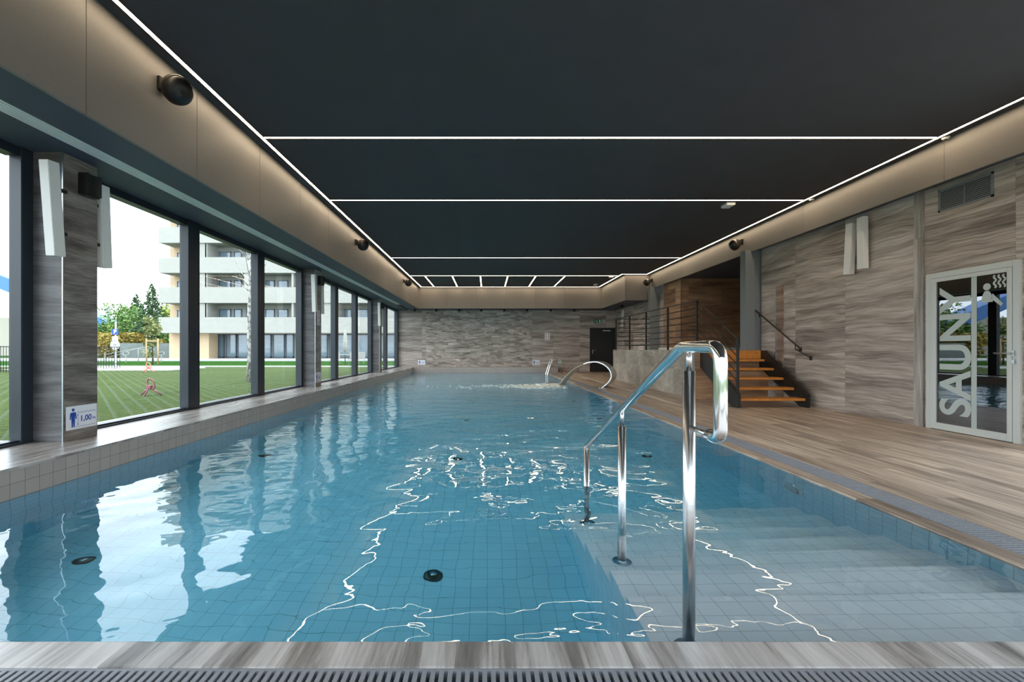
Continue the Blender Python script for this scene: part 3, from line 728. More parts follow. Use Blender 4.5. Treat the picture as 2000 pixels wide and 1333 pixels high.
# ------------------------------------------------------------------ depth signs
def depth_sign(loc, u, n_, label, w=.33, h=.22, text='1,00'):
    t_ = thing('depth_sign', label, 'sign', loc, 0, 'water depth signs')
    Fm = frame((0, 0, 0), u, (0, 0, 1), n_)
    b = MB(); b.poly([(-w/2, -h/2), (w/2, -h/2), (w/2, h/2), (-w/2, h/2)], .004, Fm); b.build('plate', M['signwhite'], t_)
    s = h/.22; Fi = Fm @ Matrix.Translation((0, 0, .004)) @ Matrix.Diagonal((s, s, 1, 1)); e = .0008
    b = MB(); cx = -.095
    b.poly(circle(cx, .075, .015), e, Fi)
    b.poly([(cx-.024, .052), (cx+.024, .052), (cx+.030, .044), (cx+.036, -.012), (cx+.026, -.014), (cx+.020, .022), (cx+.018, -.03), (cx+.016, -.085), (cx+.003, -.085), (cx, -.03), (cx-.003, -.085), (cx-.016, -.085), (cx-.018, -.03), (cx-.020, .022), (cx-.026, -.014), (cx-.036, -.012), (cx-.030, .044)], e, Fi)
    b.ribbon([(-.05+.2*j/48, .045+.008*math.sin(j/48*6*2*PI)) for j in range(49)], .003, e, Fi)
    b.ribbon([(-.12, -.088), (.15, -.088)], .003, e, Fi)
    b.ribbon([(-.045, -.070), (-.045, .026)], .0025, e, Fi)
    b.poly([(-.052, .018), (-.038, .018), (-.045, .032)], e, Fi); b.poly([(-.052, -.062), (-.045, -.076), (-.038, -.062)], e, Fi)
    b.build('pictogram', M['signblue'], t_)
    b = MB(); tm_ = text_mesh(text, .075, e, .0016)
    b.addmesh(tm_, Fi @ Matrix.Translation((.040, -.018, e/2)))
    tm_ = text_mesh('m', .042, e, .0008); b.addmesh(tm_, Fi @ Matrix.Translation((.132, -.026, e/2)))
    b.build('lettering', M['signblue'], t_); return t_
depth_sign((-3.9, 4.375, .42), (0, 1, 0), (1, 0, 0), 'white depth sign with blue figure on the nearest pillar')
depth_sign((-3.9, 10.49, .42), (0, 1, 0), (1, 0, 0), 'small white depth sign low on the second pillar')
depth_sign((P(823.5, 708, YF).x, YF, .44), (1, 0, 0), (0, -1, 0), 'white depth sign at the left of the end wall')
depth_sign((P(1047, 708, YF).x, YF, .44), (1, 0, 0), (0, -1, 0), 'white depth sign at the right of the end wall, by the ladder')
# pictogram boards
def rule_board(loc, u, n_, label, w, h):
    t_ = thing('rules_sign', label, 'sign', loc); Fm = frame((0, 0, 0), u, (0, 0, 1), n_)
    b = MB(); b.poly([(-w/2, -h/2), (w/2, -h/2), (w/2, h/2), (-w/2, h/2)], .004, Fm); b.build('plate', M['signwhite'], t_)
    Fi = Fm @ Matrix.Translation((0, 0, .004)); b = MB(); c = MB()
    nx = max(1, round(w/.11)); ny = round(h/.12)
    for i in range(nx):
        for j in range(ny):
            cx = (i+.5)*w/nx-w/2; cy_ = (j+.5)*h/ny-h/2; r = .036
            b.ribbon(circle(cx, cy_, r, 16)+[circle(cx, cy_, r, 16)[0]], .008, .0008, Fi)
            b.ribbon([(cx-r*.7, cy_+r*.7), (cx+r*.7, cy_-r*.7)], .007, .0009, Fi)
            c.poly(circle(cx, cy_+.008, .007, 10), .0006, Fi); c.poly([(cx-.008, cy_), (cx+.008, cy_), (cx+.006, cy_-.022), (cx-.006, cy_-.022)], .0006, Fi)
    b.build('prohibition_rings', M['signred'], t_); c.build('pictogram', M['black'], t_)
rule_board((P(1069, 657.5, YF).x, YF, P(0, 657.5, YF).z), (1, 0, 0), (0, -1, 0), 'white board of red prohibition rings on the end wall', .24, .34)
rule_board((-3.9, 10.50, P(0, 621, 10.5).z), (0, 1, 0), (1, 0, 0), 'narrow red pictogram board on the second pillar', .16, .34)
ex = thing('exit_sign', 'small green and white exit sign above the black door', 'sign', (P(1167, 628, YF).x, YF, P(0, 628, YF).z))
b = MB(); b.box((-.18, -.03, -.08), (.18, 0, .08), .003); b.build('plate', M['signgreen'], ex)
b = MB(); Fe = frame((0, -.03, 0), (1, 0, 0), (0, 0, 1), (0, -1, 0))
b.poly(circle(-.03, .045, .014), .001, Fe); b.poly([(-.05, .028), (-.01, .028), (-.005, -.01), (.015, -.055), (-.002, -.058), (-.025, -.02), (-.05, -.06), (-.065, -.05), (-.04, -.01)], .001, Fe)
b.poly([(.07, -.06), (.13, -.06), (.13, .06), (.07, .06)], .001, Fe); b.ribbon([(-.15, 0), (-.09, 0)], .02, .001, Fe); b.build('pictogram', M['signwhite'], ex)

# ------------------------------------------------------------------ tall white wall lamps
def wall_lamp(loc, size, tilt, label, bracket):
    """size along X, Y, Z; tilt = (dx, dy) shift of the foot relative to the head"""
    t_ = thing('wall_lamp', label, 'wall lamp', loc, 0, 'tilted white box lamps')
    sx, sy, sz = size; q = bmesh.new(); bmesh.ops.create_cube(q, size=1)
    for v in q.verts: v.co = Vector((v.co.x*sx, v.co.y*sy, v.co.z*sz))
    bmesh.ops.bevel(q, geom=q.edges[:], offset=.004, segments=2, affect='EDGES')
    R = Matrix.Rotation(math.atan2(tilt[0], sz), 4, 'Y') @ Matrix.Rotation(-math.atan2(tilt[1], sz), 4, 'X')
    b = MB(); b.merge(q, R); b.build('housing', M['white'], t_)
    for z_ in (.18, -.21):
        b = MB(); b.box((min(0, bracket[0])-.012, min(0, bracket[1])-.012, z_), (max(0, bracket[0])+.012, max(0, bracket[1])+.012, z_+.03))
        b.build('bracket', M['blackmetal'], t_)
    return t_
names = ['nearest', 'second', 'third']
for i, y in enumerate(PIL[1:]):
    zc = CZ+(682-409)*4.06/F
    wall_lamp((-3.875, y-.125, zc), (.085, .11, .83), (0, -.065), 'tilted white box lamp on the near side of the %s pillar' % names[i], (0, .12))
    wall_lamp((-3.93, y+.37+.10, zc), (.085, .11, .83), (.0, -.035), 'tilted white box lamp on the far side of the %s pillar' % names[i], (0, -.10))
zc = 1.07+(682-485)*7.35/F
wall_lamp((5.91, 7.42, zc), (.085, .13, .82), (0, -.05), 'left one of the two white box lamps on the right wall', (.08, 0))
wall_lamp((5.91, 7.17, zc+.04), (.085, .13, .82), (0, .01), 'right one of the two white box lamps on the right wall', (.08, 0))
wall_lamp((5.90, 19.9, 2.35), (.085, .16, .85), (.05, 0), 'white box lamp on the right wall beyond the landing', (.09, 0))

# ------------------------------------------------------------------ loudspeakers
def cube_speaker(loc, label, first=None):
    if first: return dup(first, loc, label=label)
    t_ = thing('wall_speaker', label, 'speaker', loc, 0, 'small black speakers on the pillars')
    q = bmesh.new(); prof = [(0, -.075), (.10, -.075)]+[(.10-.022*math.sin(k/8*PI)+.0, -.075+.15*k/8) for k in range(1, 8)]+[(.10, .075), (0, .075)]
    b = MB(); b.poly([(x, y) for x, y in prof], .20, Matrix.Translation((0, 0, -.10))); b.build('cabinet', M['black'], t_)
    b = MB(); b.box((.02, -.068, -.112), (.085, .068, -.10)); b.build('bracket', M['blackmetal'], t_)
    return t_
z = CZ+320*4.4/F
sp = cube_speaker((-3.9, 4.41, z), 'small black wall speaker on the nearest pillar')
cube_speaker((-3.9, 10.54, z), 'small black wall speaker on the second pillar', sp)
cube_speaker((-3.9, 16.67, z), 'small black wall speaker on the third pillar', sp)
def horn(loc, rotz, label, first=None):
    if first: return dup(first, loc, rotz, label)
    t_ = thing('projector_speaker', label, 'speaker', loc, rotz, 'round black speakers on the bulkheads')
    Mh = Matrix.Rotation(math.radians(118), 4, 'Y') @ Matrix.Rotation(math.radians(0), 4, 'X')
    Mh = Matrix.Translation((.16, 0, -.02)) @ Matrix.Rotation(math.radians(-25), 4, 'Z') @ Matrix.Rotation(math.radians(125), 4, 'Y') @ Matrix.Translation((0, 0, -.09))
    b = MB(); b.lathe([(0, 0), (.055, 0), (.085, .02), (.11, .07), (.125, .10), (.125, .14), (0, .14)], 32, Mh); b.build('body', pmat('bronze black shell', srgb(58, 48, 40), .35), t_)
    b = MB(); b.lathe([(0, .14), (.122, .14), (.118, .165), (.10, .20), (.055, .225), (0, .232)], 32, Mh); b.build('grille', M['black'], t_)
    b = MB(); b.box((0, -.05, -.03), (.035, .05, .09), .004); b.tube([(.02, 0, .03), (.10, 0, .02)], .018, 10); b.build('wall_bracket', M['black'], t_)
    return t_
h0 = horn((XFL, 4.14, 3.44), math.radians(-10), 'largest round black speaker on the left bulkhead, nearest the camera')
horn((XFL, 10.25, 3.44), math.radians(-10), 'middle round black speaker on the left bulkhead', h0)
horn((XFL, 16.1, 3.44), math.radians(-10), 'farthest round black speaker on the left bulkhead', h0)
horn((XFR, 10.35, 3.47), math.radians(190), 'nearer round black speaker on the right bulkhead', h0)
horn((XFR-.02, 15.98, 3.44), math.radians(190), 'farther round black speaker on the right bulkhead at its corner', h0)

# small black spots under the far soffit
first = None
for k, x in enumerate([810, 852, 897, 940, 985, 1029.5, 1076, 1121.5]):
    lb = '%s small black spotlight under the far soffit, counted from the left' % ['first', 'second', 'third', 'fourth', 'fifth', 'sixth', 'seventh', 'eighth'][k]
    loc = ((x-952)*20.6/F, 20.6, ZS)
    if first is None:
        first = thing('soffit_spotlight', lb, 'spotlight', loc, 0, 'small spotlights under the far soffit')
        b = MB(); b.lathe([(0, 0), (.04, 0), (.04, -.012), (0, -.012)][::-1], 16); b.build('mount', M['black'], first)
        b = MB(); b.lathe([(0, -.11), (.045, -.11), (.05, -.10), (.05, -.012), (0, -.012)], 20); b.build('lamp_head', M['black'], first)
    else: dup(first, loc, label=lb)
dup(first, (5.5, 18.6, ZS), label='small black spotlight under the soffit right of the black door', group='small spotlights under the far soffit')

# ceiling fittings
def em_light(loc, label, s=1.0):
    t_ = thing('emergency_light', label, 'emergency light', loc)
    b = MB(); b.box((-.07*s, -.10*s, -.05), (.07*s, .10*s, 0), .006); b.build('housing', M['white'], t_)
    b = MB(); b.box((-.055*s, -.085*s, -.058), (.055*s, .085*s, -.05), .002); b.build('lens', M['signwhite'], t_)
em_light((4.40, 8.32, ZC), 'white emergency light box on the ceiling behind the second crossing light line', 1.1)
em_light(((1193-952)*16.6/F, 16.60, ZC), 'tiny white ceiling box by the fourth crossing light line')
em_light(((1163-952)*18.6/F, 18.6, ZC), 'tiny white ceiling box near the far bulkhead corner')
def detector(x, y, label):
    t_ = thing('ceiling_sensor', label, 'sensor', (x, y, ZC), 0, 'round ceiling sensors beside the right light line')
    b = MB(); b.lathe([(0, -.03), (.025, -.03), (.04, -.018), (.045, 0), (0, 0)], 24); b.build('housing', M['white'], t_)
    b = MB(); b.lathe([(0, -.036), (.012, -.036), (.014, -.03), (0, -.03)], 16); b.build('eye', M['black'], t_)
detector(5.74, 5.70, 'round white ceiling sensor near the end of the nearest crossing light line')
detector(5.735, 8.05, 'round white ceiling sensor near the end of the second crossing light line')

# vent grille on the right wall
vg = thing('wall_vent', 'rectangular slatted air vent above the sauna door', 'air vent', (XW, 5.71, 3.025))
b = MB(); hw, hh = .33, .148
b.box((-.012, -hw, -hh), (0, hw, -hh+.025)); b.box((-.012, -hw, hh-.025), (0, hw, hh)); b.box((-.012, -hw, -hh), (0, -hw+.025, hh)); b.box((-.012, hw-.025, -hh), (0, hw, hh))
b.build('frame', M['column'], vg)
b = MB()
for k in range(11):
    z = -hh+.035+k*.0225; b.box((-.010, -hw+.02, z), (-.003, hw-.02, z+.011))
b.box((-.009, -.004, -hh+.02), (-.002, .004, hh-.02)); b.build('louvre', M['column'], vg)
b = MB(); b.box((-.002, -hw+.02, -hh+.02), (-.0005, hw-.02, hh-.02)); b.build('backing', M['dark'], vg)
# lifebuoy-like red bucket and socket box on the landing, seen through the rails
sk = thing('socket_box', 'white socket box low on the wall behind the landing rails', 'socket', (XW, 17.6, 1.2))
b = MB(); b.box((-.05, -.25, -.28), (0, .25, .0), .004); b.build('housing', M['white'], sk)
b = MB()
for yy in (-.1, .1):
    for zz in (-.2, -.08): b.lathe([(0, 0), (.03, 0), (.03, .008), (0, .008)], 16, Matrix.Translation((-.05, yy, zz)) @ Mr)
b.build('socket', M['signred'], sk)
# small grey box by the ladder
bx = MB(); bx.box((3.30, 20.75, 0), (3.44, 21.05, .22), .004); tag(bx.build('control_box', M['blackmetal']), 'small dark box standing on the deck beside the pool ladder', 'box')

#OUTDOOR
# ------------------------------------------------------------------ outdoors
def lawn_mat():
    m = bpy.data.materials.new('paver lawn'); m.use_nodes = True; t = NT(m); b = t.n['Principled BSDF']; p = pos(t)
    n_ = t.noise(t.comb(p[0], p[1], p[2]), 6, 4); n2_ = t.noise(t.comb(p[0], p[1], p[2]), .25, 2)
    g_ = t.ramp(t.math('ADD', t.math('MULTIPLY', n_, .7), t.math('MULTIPLY', n2_, .3)), [(.35, srgb(56, 68, 38)), (.55, srgb(72, 84, 50)), (.7, srgb(92, 98, 64))])
    d1 = t.math('ADD', t.math('MULTIPLY', p[0], .74), t.math('MULTIPLY', p[1], .67))
    d2 = t.math('SUBTRACT', t.math('MULTIPLY', p[1], .74), t.math('MULTIPLY', p[0], .67))
    w1 = t.math('FRACT', t.math('DIVIDE', d1, .22)); w2 = t.math('FRACT', t.math('DIVIDE', d2, .34))
    nn = t.math('MULTIPLY', t.math('SUBTRACT', n_, .5), 1.1)
    s1 = t.math('LESS_THAN', t.math('ADD', w1, nn), .20); s2 = t.math('LESS_THAN', t.math('ADD', w2, nn), .12)
    st_ = t.math('MULTIPLY', t.math('MAXIMUM', s1, s2), .38)
    near_ = t.math('LESS_THAN', p[1], 27.0)
    st_ = t.math('MULTIPLY', st_, near_)
    col = t.mix(st_, g_, srgb(98, 106, 98)); t.l.new(col, b.inputs['Base Color']); b.inputs['Roughness'].default_value = .9; b.inputs['Specular IOR Level'].default_value = 0
    return m
b = MB(); b.box((-120, -40, -.3), (-4.42, 27, 0)); struct('floor_lawn', b, lawn_mat())
b = MB(); b.box((-120, 27.3, -.3), (-4.42, 120, .02)); struct('floor_green', b, pmat('green grass', srgb(50, 84, 36), .9, noise=.3, nscale=5, spec=0))
b = MB(); b.box((-60, 27, -.3), (-4.42, 27.3, .06)); struct('trim_11', b, pmat('pale kerb stone', srgb(190, 192, 188), .8))
b = MB(); b.box((-60, 39, -.3), (-4.42, 47, .12)); struct('floor_pavement', b, pmat('pale pavement', srgb(178, 180, 178), .8, noise=.1))
b = MB(); b.box((-4.42, -9, -.3), (12, YB-.2, -.02)); b.box((XW+.2, YB-.2, -.3), (12, 9.7, -.02)); struct('floor_bounce_terrace', b, pmat('pale bounce slabs', srgb(196, 194, 188), .8, noise=.1, nscale=3))  # unseen paving added outside the extra windows, pale to bounce daylight inside
b = MB(); b.box((-4.42, -40, -.3), (40, -9, -.03)); b.box((12, -9, -.3), (40, 40, -.03)); struct('floor_garden', b, pmat('garden grass', srgb(84, 96, 56), .9, noise=.3, nscale=4, spec=0))
b = MB(); b.box((-24, 22.5, -.3), (-15.8, 25.5, .05)); struct('trim_12', b, pmat('pale kerb', srgb(186, 190, 190), .8))
# apartment building
def bx_(x, Y): return (x-952)*Y/F
white = pmat('white render', srgb(158, 156, 148), .8, noise=.04, nscale=2); beige = pmat('beige render', srgb(196, 170, 138), .8, noise=.05)
inner = pmat('grey balcony wall', srgb(150, 150, 142), .8); frm = pmat('slate blue window frame', srgb(70, 84, 100), .5)
bglass = bpy.data.materials.new('building glass'); bglass.use_nodes = True
q = bglass.node_tree.nodes['Principled BSDF']; q.inputs['Base Color'].default_value = srgb(110, 130, 140); q.inputs['Roughness'].default_value = .05; q.inputs['Specular IOR Level'].default_value = 1.0
ap = thing('apartment_building', 'large pale apartment building with stacked balconies across the lawn', 'building', (-22, 46, 0))
O = Vector((-22, 46, 0))
def ab(b, a, c): b.box(Vector(a)-O, Vector(c)-O)
XE = bx_(800, 44)
b = MB(); ab(b, (bx_(332, 46), 46, 2.6), (XE, 58, 17.4)); b.build('wall', beige, ap)
b = MB(); ab(b, (bx_(332, 46)+.2, 45.6, .1), (bx_(357, 45.6)+.9, 58, 2.7)); b.build('pier', beige, ap)
b = MB(); ab(b, (bx_(388, 45), 45.0, .1), (bx_(408, 45), 46.5, 2.7)); b.build('pier', beige, ap)
b = MB(); ab(b, (bx_(357, 47), 47, .1), (XE, 58, 2.65)); b.build('ground_floor_wall', inner, ap)
for k in range(5):
    z = 2.68+2.9*k
    b = MB(); ab(b, (bx_(311, 44), 43.9, z-.06), (XE, 46.0, z+.16)); ab(b, (bx_(311, 44), 43.9, z+.16), (XE, 44.0, z+1.45)); ab(b, (bx_(311, 44), 44.0, z+.16), (bx_(311, 44)+.1, 46.0, z+1.45))
    b.build('balcony', white, ap)
    b = MB()
    for xa, xb in ((358, 403), (592, 656), (727, 800)): ab(b, (bx_(xa, 44.1), 44.1, z+.16), (bx_(xb, 44.1), 44.3, z+2.84))
    b.build('facade_panel', white, ap)
    b = MB()
    for xa in (403, 571, 655): ab(b, (bx_(xa, 44.3), 44.1, z+.16), (bx_(xa+4, 44.3), 46, z+2.84))
    if k == 1: ab(b, (bx_(480, 44.3), 44.0, z+.16), (bx_(495, 44.3), 45.0, z+2.84))
    b.build('partition', white, ap)
    for xa, xb in ((345, 356), (428, 455), (457, 476), (481, 505), (518, 540), (542, 566), (672, 690), (692, 722)):
        if xa == 345: Yw, z0, z1 = 45.94, z+1.0, z+2.3
        else: Yw, z0, z1 = 45.84, z+.3, z+2.4
        X0, X1 = bx_(xa, 46)+.1, bx_(xb, 46)-.1
        b = MB(); ab(b, (X0, Yw-.04, z0), (X0+.09, Yw+.05, z1)); ab(b, (X1-.09, Yw-.04, z0), (X1, Yw+.05, z1)); ab(b, (X0, Yw-.04, z1-.09), (X1, Yw+.05, z1)); ab(b, (X0, Yw-.04, z0), (X1, Yw+.05, z0+.09))
        w_ = b.build('window', frm, ap); b = MB(); ab(b, (X0+.09, Yw-.01, z0+.09), (X1-.09, Yw+.02, z1-.09)); b.build('pane', bglass, w_)
    b = MB()
    for xa, xb in ((407, 571), (659, 727)): ab(b, (bx_(xa, 46)-.4, 45.9, z+.16), (bx_(xb, 46)+.4, 45.955, z+2.84))
    b.build('balcony_wall', inner, ap)
for xa, xb in ((416, 438), (441, 462), (464, 485), (488, 530), (533, 556), (558, 574), (592, 640), (643, 690), (693, 740), (743, 795)):
    X0, X1 = bx_(xa, 46.9), bx_(xb, 46.9)
    b = MB(); ab(b, (X0, 46.85, .15), (X0+.1, 47, 2.6)); ab(b, (X1-.1, 46.85, .15), (X1, 47, 2.6)); ab(b, (X0, 46.85, 2.5), (X1, 47, 2.6)); ab(b, (X0, 46.85, .15), (X1, 47, .3))
    w_ = b.build('window', frm, ap); b = MB(); ab(b, (X0+.1, 46.9, .3), (X1-.1, 46.96, 2.5)); b.build('pane', bglass, w_)

# trees
bark = pmat('tree bark', srgb(96, 84, 70), .9, noise=.4, nscale=30)
def leafmat(name, c1, c2):
    m = bpy.data.materials.new(name); m.use_nodes = True; t = NT(m); b = t.n['Principled BSDF']; p = pos(t)
    n_ = t.noise(t.comb(p[0], p[1], p[2]), 2.2, 3)
    t.l.new(t.ramp(n_, [(.35, c1), (.65, c2)]), b.inputs['Base Color']); b.inputs['Roughness'].default_value = .8; return m
LM = {'fir': leafmat('fir needles', srgb(38, 66, 40), srgb(74, 104, 60)), 'round': leafmat('broad leaves', srgb(66, 100, 46), srgb(116, 146, 70)),
      'autumn': leafmat('autumn leaves', srgb(104, 112, 44), srgb(170, 138, 66)), 'light': leafmat('yellow green leaves', srgb(110, 130, 50), srgb(160, 172, 84)),
      'young': leafmat('thin olive leaves', srgb(84, 100, 50), srgb(140, 140, 84))}
def tree(x, ytop, Y, wpx, kind, label, name='garden_tree', n_=2600, base=.1, sparse=0, zb=0.0, group='trees beyond the lawn', cat='tree'):
    X = bx_(x, Y); H = CZ+(682-ytop)*Y/F-zb; w = wpx*Y/F/2
    t_ = thing(name, label, cat, (X, Y, zb), 0, group); rnd = random.Random(int(x*7+Y))
    b = MB(); b.tube([(0, 0, 0), (.03*w, 0, H*.5), (0, .02, H*.93)], [max(.05, H*.014), H*.009, .02], 8); b.build('trunk', bark, t_)
    vs = []; fs = []; ls = max(.05, Y/F*3.2)
    lobes = [(rnd.uniform(-.55, .55)*w, rnd.uniform(-.5, .5)*w, H*rnd.uniform(base+.15, .85), w*rnd.uniform(.4, .6)) for _ in range(16)]
    for i in range(n_):
        if kind == 'fir':
            h = base+(1-base)*(1-math.sqrt(rnd.random())*.98); tier = .72+.28*((h*11) % 1.0*-1+1)
            r = w*(1-h)**.7/(1-base)*1.5*tier*math.sqrt(rnd.uniform(.15, 1)); a = rnd.uniform(0, 2*PI)
            r = min(r, w*1.05)*(.78+.3*math.sin(a*3+h*23)); c = Vector((r*math.cos(a), r*math.sin(a), H*h-r*.12))
        else:
            lx, ly, lz, lr = rnd.choice(lobes); d = Vector((rnd.gauss(0, 1), rnd.gauss(0, 1), rnd.gauss(0, 1))).normalized()*lr*rnd.uniform(.55, 1.05)
            c = Vector((lx, ly, lz))+d
            if c.z < H*base: c.z = H*base+rnd.random()*.2
            if c.z > H: c.z = H-rnd.random()*.3
        a1 = Vector((rnd.gauss(0, 1), rnd.gauss(0, 1), rnd.gauss(0, .6))).normalized()*ls*rnd.uniform(.5, 1.2); a2 = a1.orthogonal().normalized()*ls*rnd.uniform(.3, .7)
        k = len(vs); vs += [c-a1, c+a2, c+a1, c-a2]; fs.append((k, k+1, k+2, k+3))
    me = bpy.data.meshes.new('foliage'); me.from_pydata(vs, [], fs); me.materials.append(LM[kind])
    o = bpy.data.objects.new('foliage', me); C.objects.link(o); o.parent = t_
    return t_
tree(236, 594, 62, 84, 'round', 'broad green tree left of the firs beyond the fence')
tree(266, 575, 67, 52, 'fir', 'dark fir with a thin pointed top, left of the tallest fir')
tree(297, 554, 58, 62, 'fir', 'tallest dark fir beside the apartment building', n_=3400)
tree(325, 585, 64, 52, 'light', 'yellow green tree behind the corner balconies')
tree(206, 628, 57, 60, 'round', 'low green tree at the far left by the pillar')
tree(330, 640, 56, 44, 'round', 'low green shrub tree by the beige corner pier', base=.02)
tree(215, 650, 52.5, 60, 'autumn', 'yellow autumn bush behind the black fence', 'garden_bush', base=.02, cat='bush')
tree(262, 650, 53.5, 52, 'autumn', 'orange autumn bush left of the young staked tree', 'garden_bush', base=.02, cat='bush')
tree(312, 662, 54, 30, 'autumn', 'small orange bush right of the young staked tree', 'garden_bush', base=.02, n_=1200, cat='bush')
tree(298, 610, 30, 34, 'young', 'thin young tree tied to wooden stakes on the lawn', n_=700, base=.06, group='garden trees')
stk = thing('tree_stakes', 'wooden stakes with a crossbar around the young tree on the lawn', 'tree stakes', (bx_(286, 29.6), 29.6, 0))
wood = pmat('pale stake wood', srgb(176, 150, 108), .8)
for dx in (0, .75):
    b = MB(); b.tube([(dx, 0, 0), (dx, 0, 1.75)], .045, 8); b.build('stake', wood, stk)
b = MB(); b.box((-.05, -.03, 1.55), (.8, .03, 1.63)); b.build('crossbar', wood, stk)
# pale speckled trunk near the windows
tr = thing('birch_tree', 'tree with a pale speckled trunk close to the windows', 'tree', (bx_(488, 14.8), 14.8, 0), 0)
bw = bpy.data.materials.new('speckled bark'); bw.use_nodes = True; tt = NT(bw); pp = pos(tt)
nz = tt.noise(tt.comb(pp[0], pp[1], tt.math('MULTIPLY', pp[2], .6)), 16, 3)
tt.l.new(tt.ramp(nz, [(.42, srgb(96, 92, 86)), (.56, srgb(176, 172, 166))]), tt.n['Principled BSDF'].inputs['Base Color'])
b = MB(); b.tube([(0, 0, 0), (.02, 0, .9), (-.01, 0, 1.9), (.02, 0, 2.9), (0, 0, 4.4)], [.11, .085, .08, .07, .04], 12); b.build('trunk', bw, tr)
rnd = random.Random(5); b = MB()
for k in range(26):
    a = rnd.uniform(0, 2*PI); z = rnd.uniform(2.9, 4.3); l = rnd.uniform(.4, 1.0)
    b.tube([(0, 0, z), (l*.5*math.cos(a), l*.5*math.sin(a), z+l*.5), (l*.8*math.cos(a), l*.8*math.sin(a), z+l*1.1)], [.018, .01, .004], 5, cap=False)
b.build('branches', bw, tr)
# fence with vertical bars, sign pole, ramp
def fence(xa, xb, Y, y0, y1, label, n_):
    X0, X1 = bx_(xa, Y), bx_(xb, Y); zt = CZ+(682-y0)*Y/F; zb = CZ+(682-y1)*Y/F
    t_ = thing('garden_fence', label, 'fence', (X0, Y, 0), 0); b = MB()
    for k in range(n_+1): b.tube([((X1-X0)*k/n_, 0, 0), ((X1-X0)*k/n_, 0, zt)], .014, 6)
    b.build('bars', M['blackmetal'], t_)
    b = MB(); b.box((0, -.02, zt-.03), (X1-X0, .02, zt+.01)); b.box((0, -.02, max(.06, zb)), (X1-X0, .02, max(.06, zb)+.04)); b.build('rails', M['blackmetal'], t_)
fence(176, 234, 23.0, 678, 712, 'black vertical bar fence at the lawn edge right of the nearest pillar', 11)
fence(-60, 40, 21.0, 677, 725, 'black vertical bar fence seen through the leftmost window', 18)
b = MB(); b.box((-40, 49.5, 0), (-31, 49.9, 1.7)); tag(b.build('garden_wall', pmat('grey green boundary wall', srgb(108, 116, 112), .8, noise=.2, nscale=3)), 'grey boundary wall running behind the young tree', 'wall')
sg = thing('parking_sign', 'sign post with a blue parking sign above a round white sign', 'road sign', (bx_(226, 24), 24, 0))
b = MB(); b.tube([(0, 0, 0), (0, 0, 2.5)], .035, 10); b.build('pole', M['alu'], sg)
Fp = lambda z: frame((0, -.04, z), (1, 0, 0), (0, 0, 1), (0, -1, 0))
b = MB(); b.poly([(-.17, -.15), (.17, -.15), (.17, .15), (-.17, .15)], .01, Fp(1.97)); pp_ = b.build('parking_plate', M['signblue'], sg)
b = MB(); b.addmesh(text_mesh('P', .30, .002, .01), Fp(1.97) @ Matrix.Translation((0, 0, .012))); b.build('lettering', M['signwhite'], pp_)
b = MB(); b.poly([(-.15, -.11), (.15, -.11), (.15, .11), (-.15, .11)], .01, Fp(1.62)); b.build('white_plate', M['signwhite'], sg)
b = MB(); b.poly(circle(0, 0, .25, 28), .01, Fp(1.28)); rp = b.build('round_plate', M['signwhite'], sg)
b = MB(); b.ribbon(circle(0, 0, .21, 28)+[circle(0, 0, .21, 28)[0]], .03, .003, Fp(1.28) @ Matrix.Translation((0, 0, .01))); b.poly([(-.1, -.04), (.1, -.04), (.08, .05), (-.08, .05)], .003, Fp(1.28) @ Matrix.Translation((0, 0, .01))); b.build('pictogram', M['column'], rp)
rmp = thing('ramp_railing', 'pale sloping ramp railing behind the black fence', 'railing', (bx_(205, 36), 36, 0))
b = MB(); 
for dz in (0, -.55): b.tube([(0, 0, .62+dz*.6), (bx_(270, 36)-bx_(205, 36), 0, 1.12+.0), (bx_(300, 36)-bx_(205, 36), 0, 1.3+dz*.9)], .03, 6)
b.build('rails', white, rmp)
for x_ in (0, bx_(270, 36)-bx_(205, 36), bx_(300, 36)-bx_(205, 36)):
    b = MB(); b.tube([(x_, 0, 0), (x_, 0, .7 if x_ == 0 else 1.12)], .03, 6); b.build('post', white, rmp)
# red and pink ring benders on the lawn (play pieces)
pink = pmat('dark pink paint', srgb(140, 78, 88), .5); orange = pmat('orange red paint', srgb(206, 120, 96), .5)
def ring_toy(x, y, Y, s, mat_, label):
    t_ = thing('garden_play_ring', label, 'play equipment', (bx_(x, Y), Y, 0), 0, 'ring shaped play pieces on the lawn')
    b = MB(); R_ = Matrix.Rotation(math.radians(-22), 4, 'Y')
    pts = [R_ @ Vector((.075*math.cos(a)*s, 0, (.29+.13*math.sin(a))*s)) for a in [2*PI*k/24 for k in range(24)]]
    pts = [Vector((p.x+.14*s, p.y, p.z)) for p in pts]
    b.tube(pts, .017*s, 8, closed=True); b.build('ring', mat_, t_)
    for e in ((-.20, .0), (.26, .02), (.0, -.16)):
        b = MB(); b.tube([(0, 0, .2*s), (e[0]*s, e[1]*s, .012)], .017*s, 8); b.build('leg', mat_, t_)
    b = MB(); b.box((-.05*s, -.04*s, .16*s), (.05*s, .04*s, .24*s), .01); b.build('hub', mat_, t_)
ring_toy(292, 770, 10.4, 1.0, pink, 'dark pink ring shaped play piece on the lawn, the nearer one')
ring_toy(289, 722, 20.5, 1.15, orange, 'orange red ring shaped play piece on the lawn, farther away')
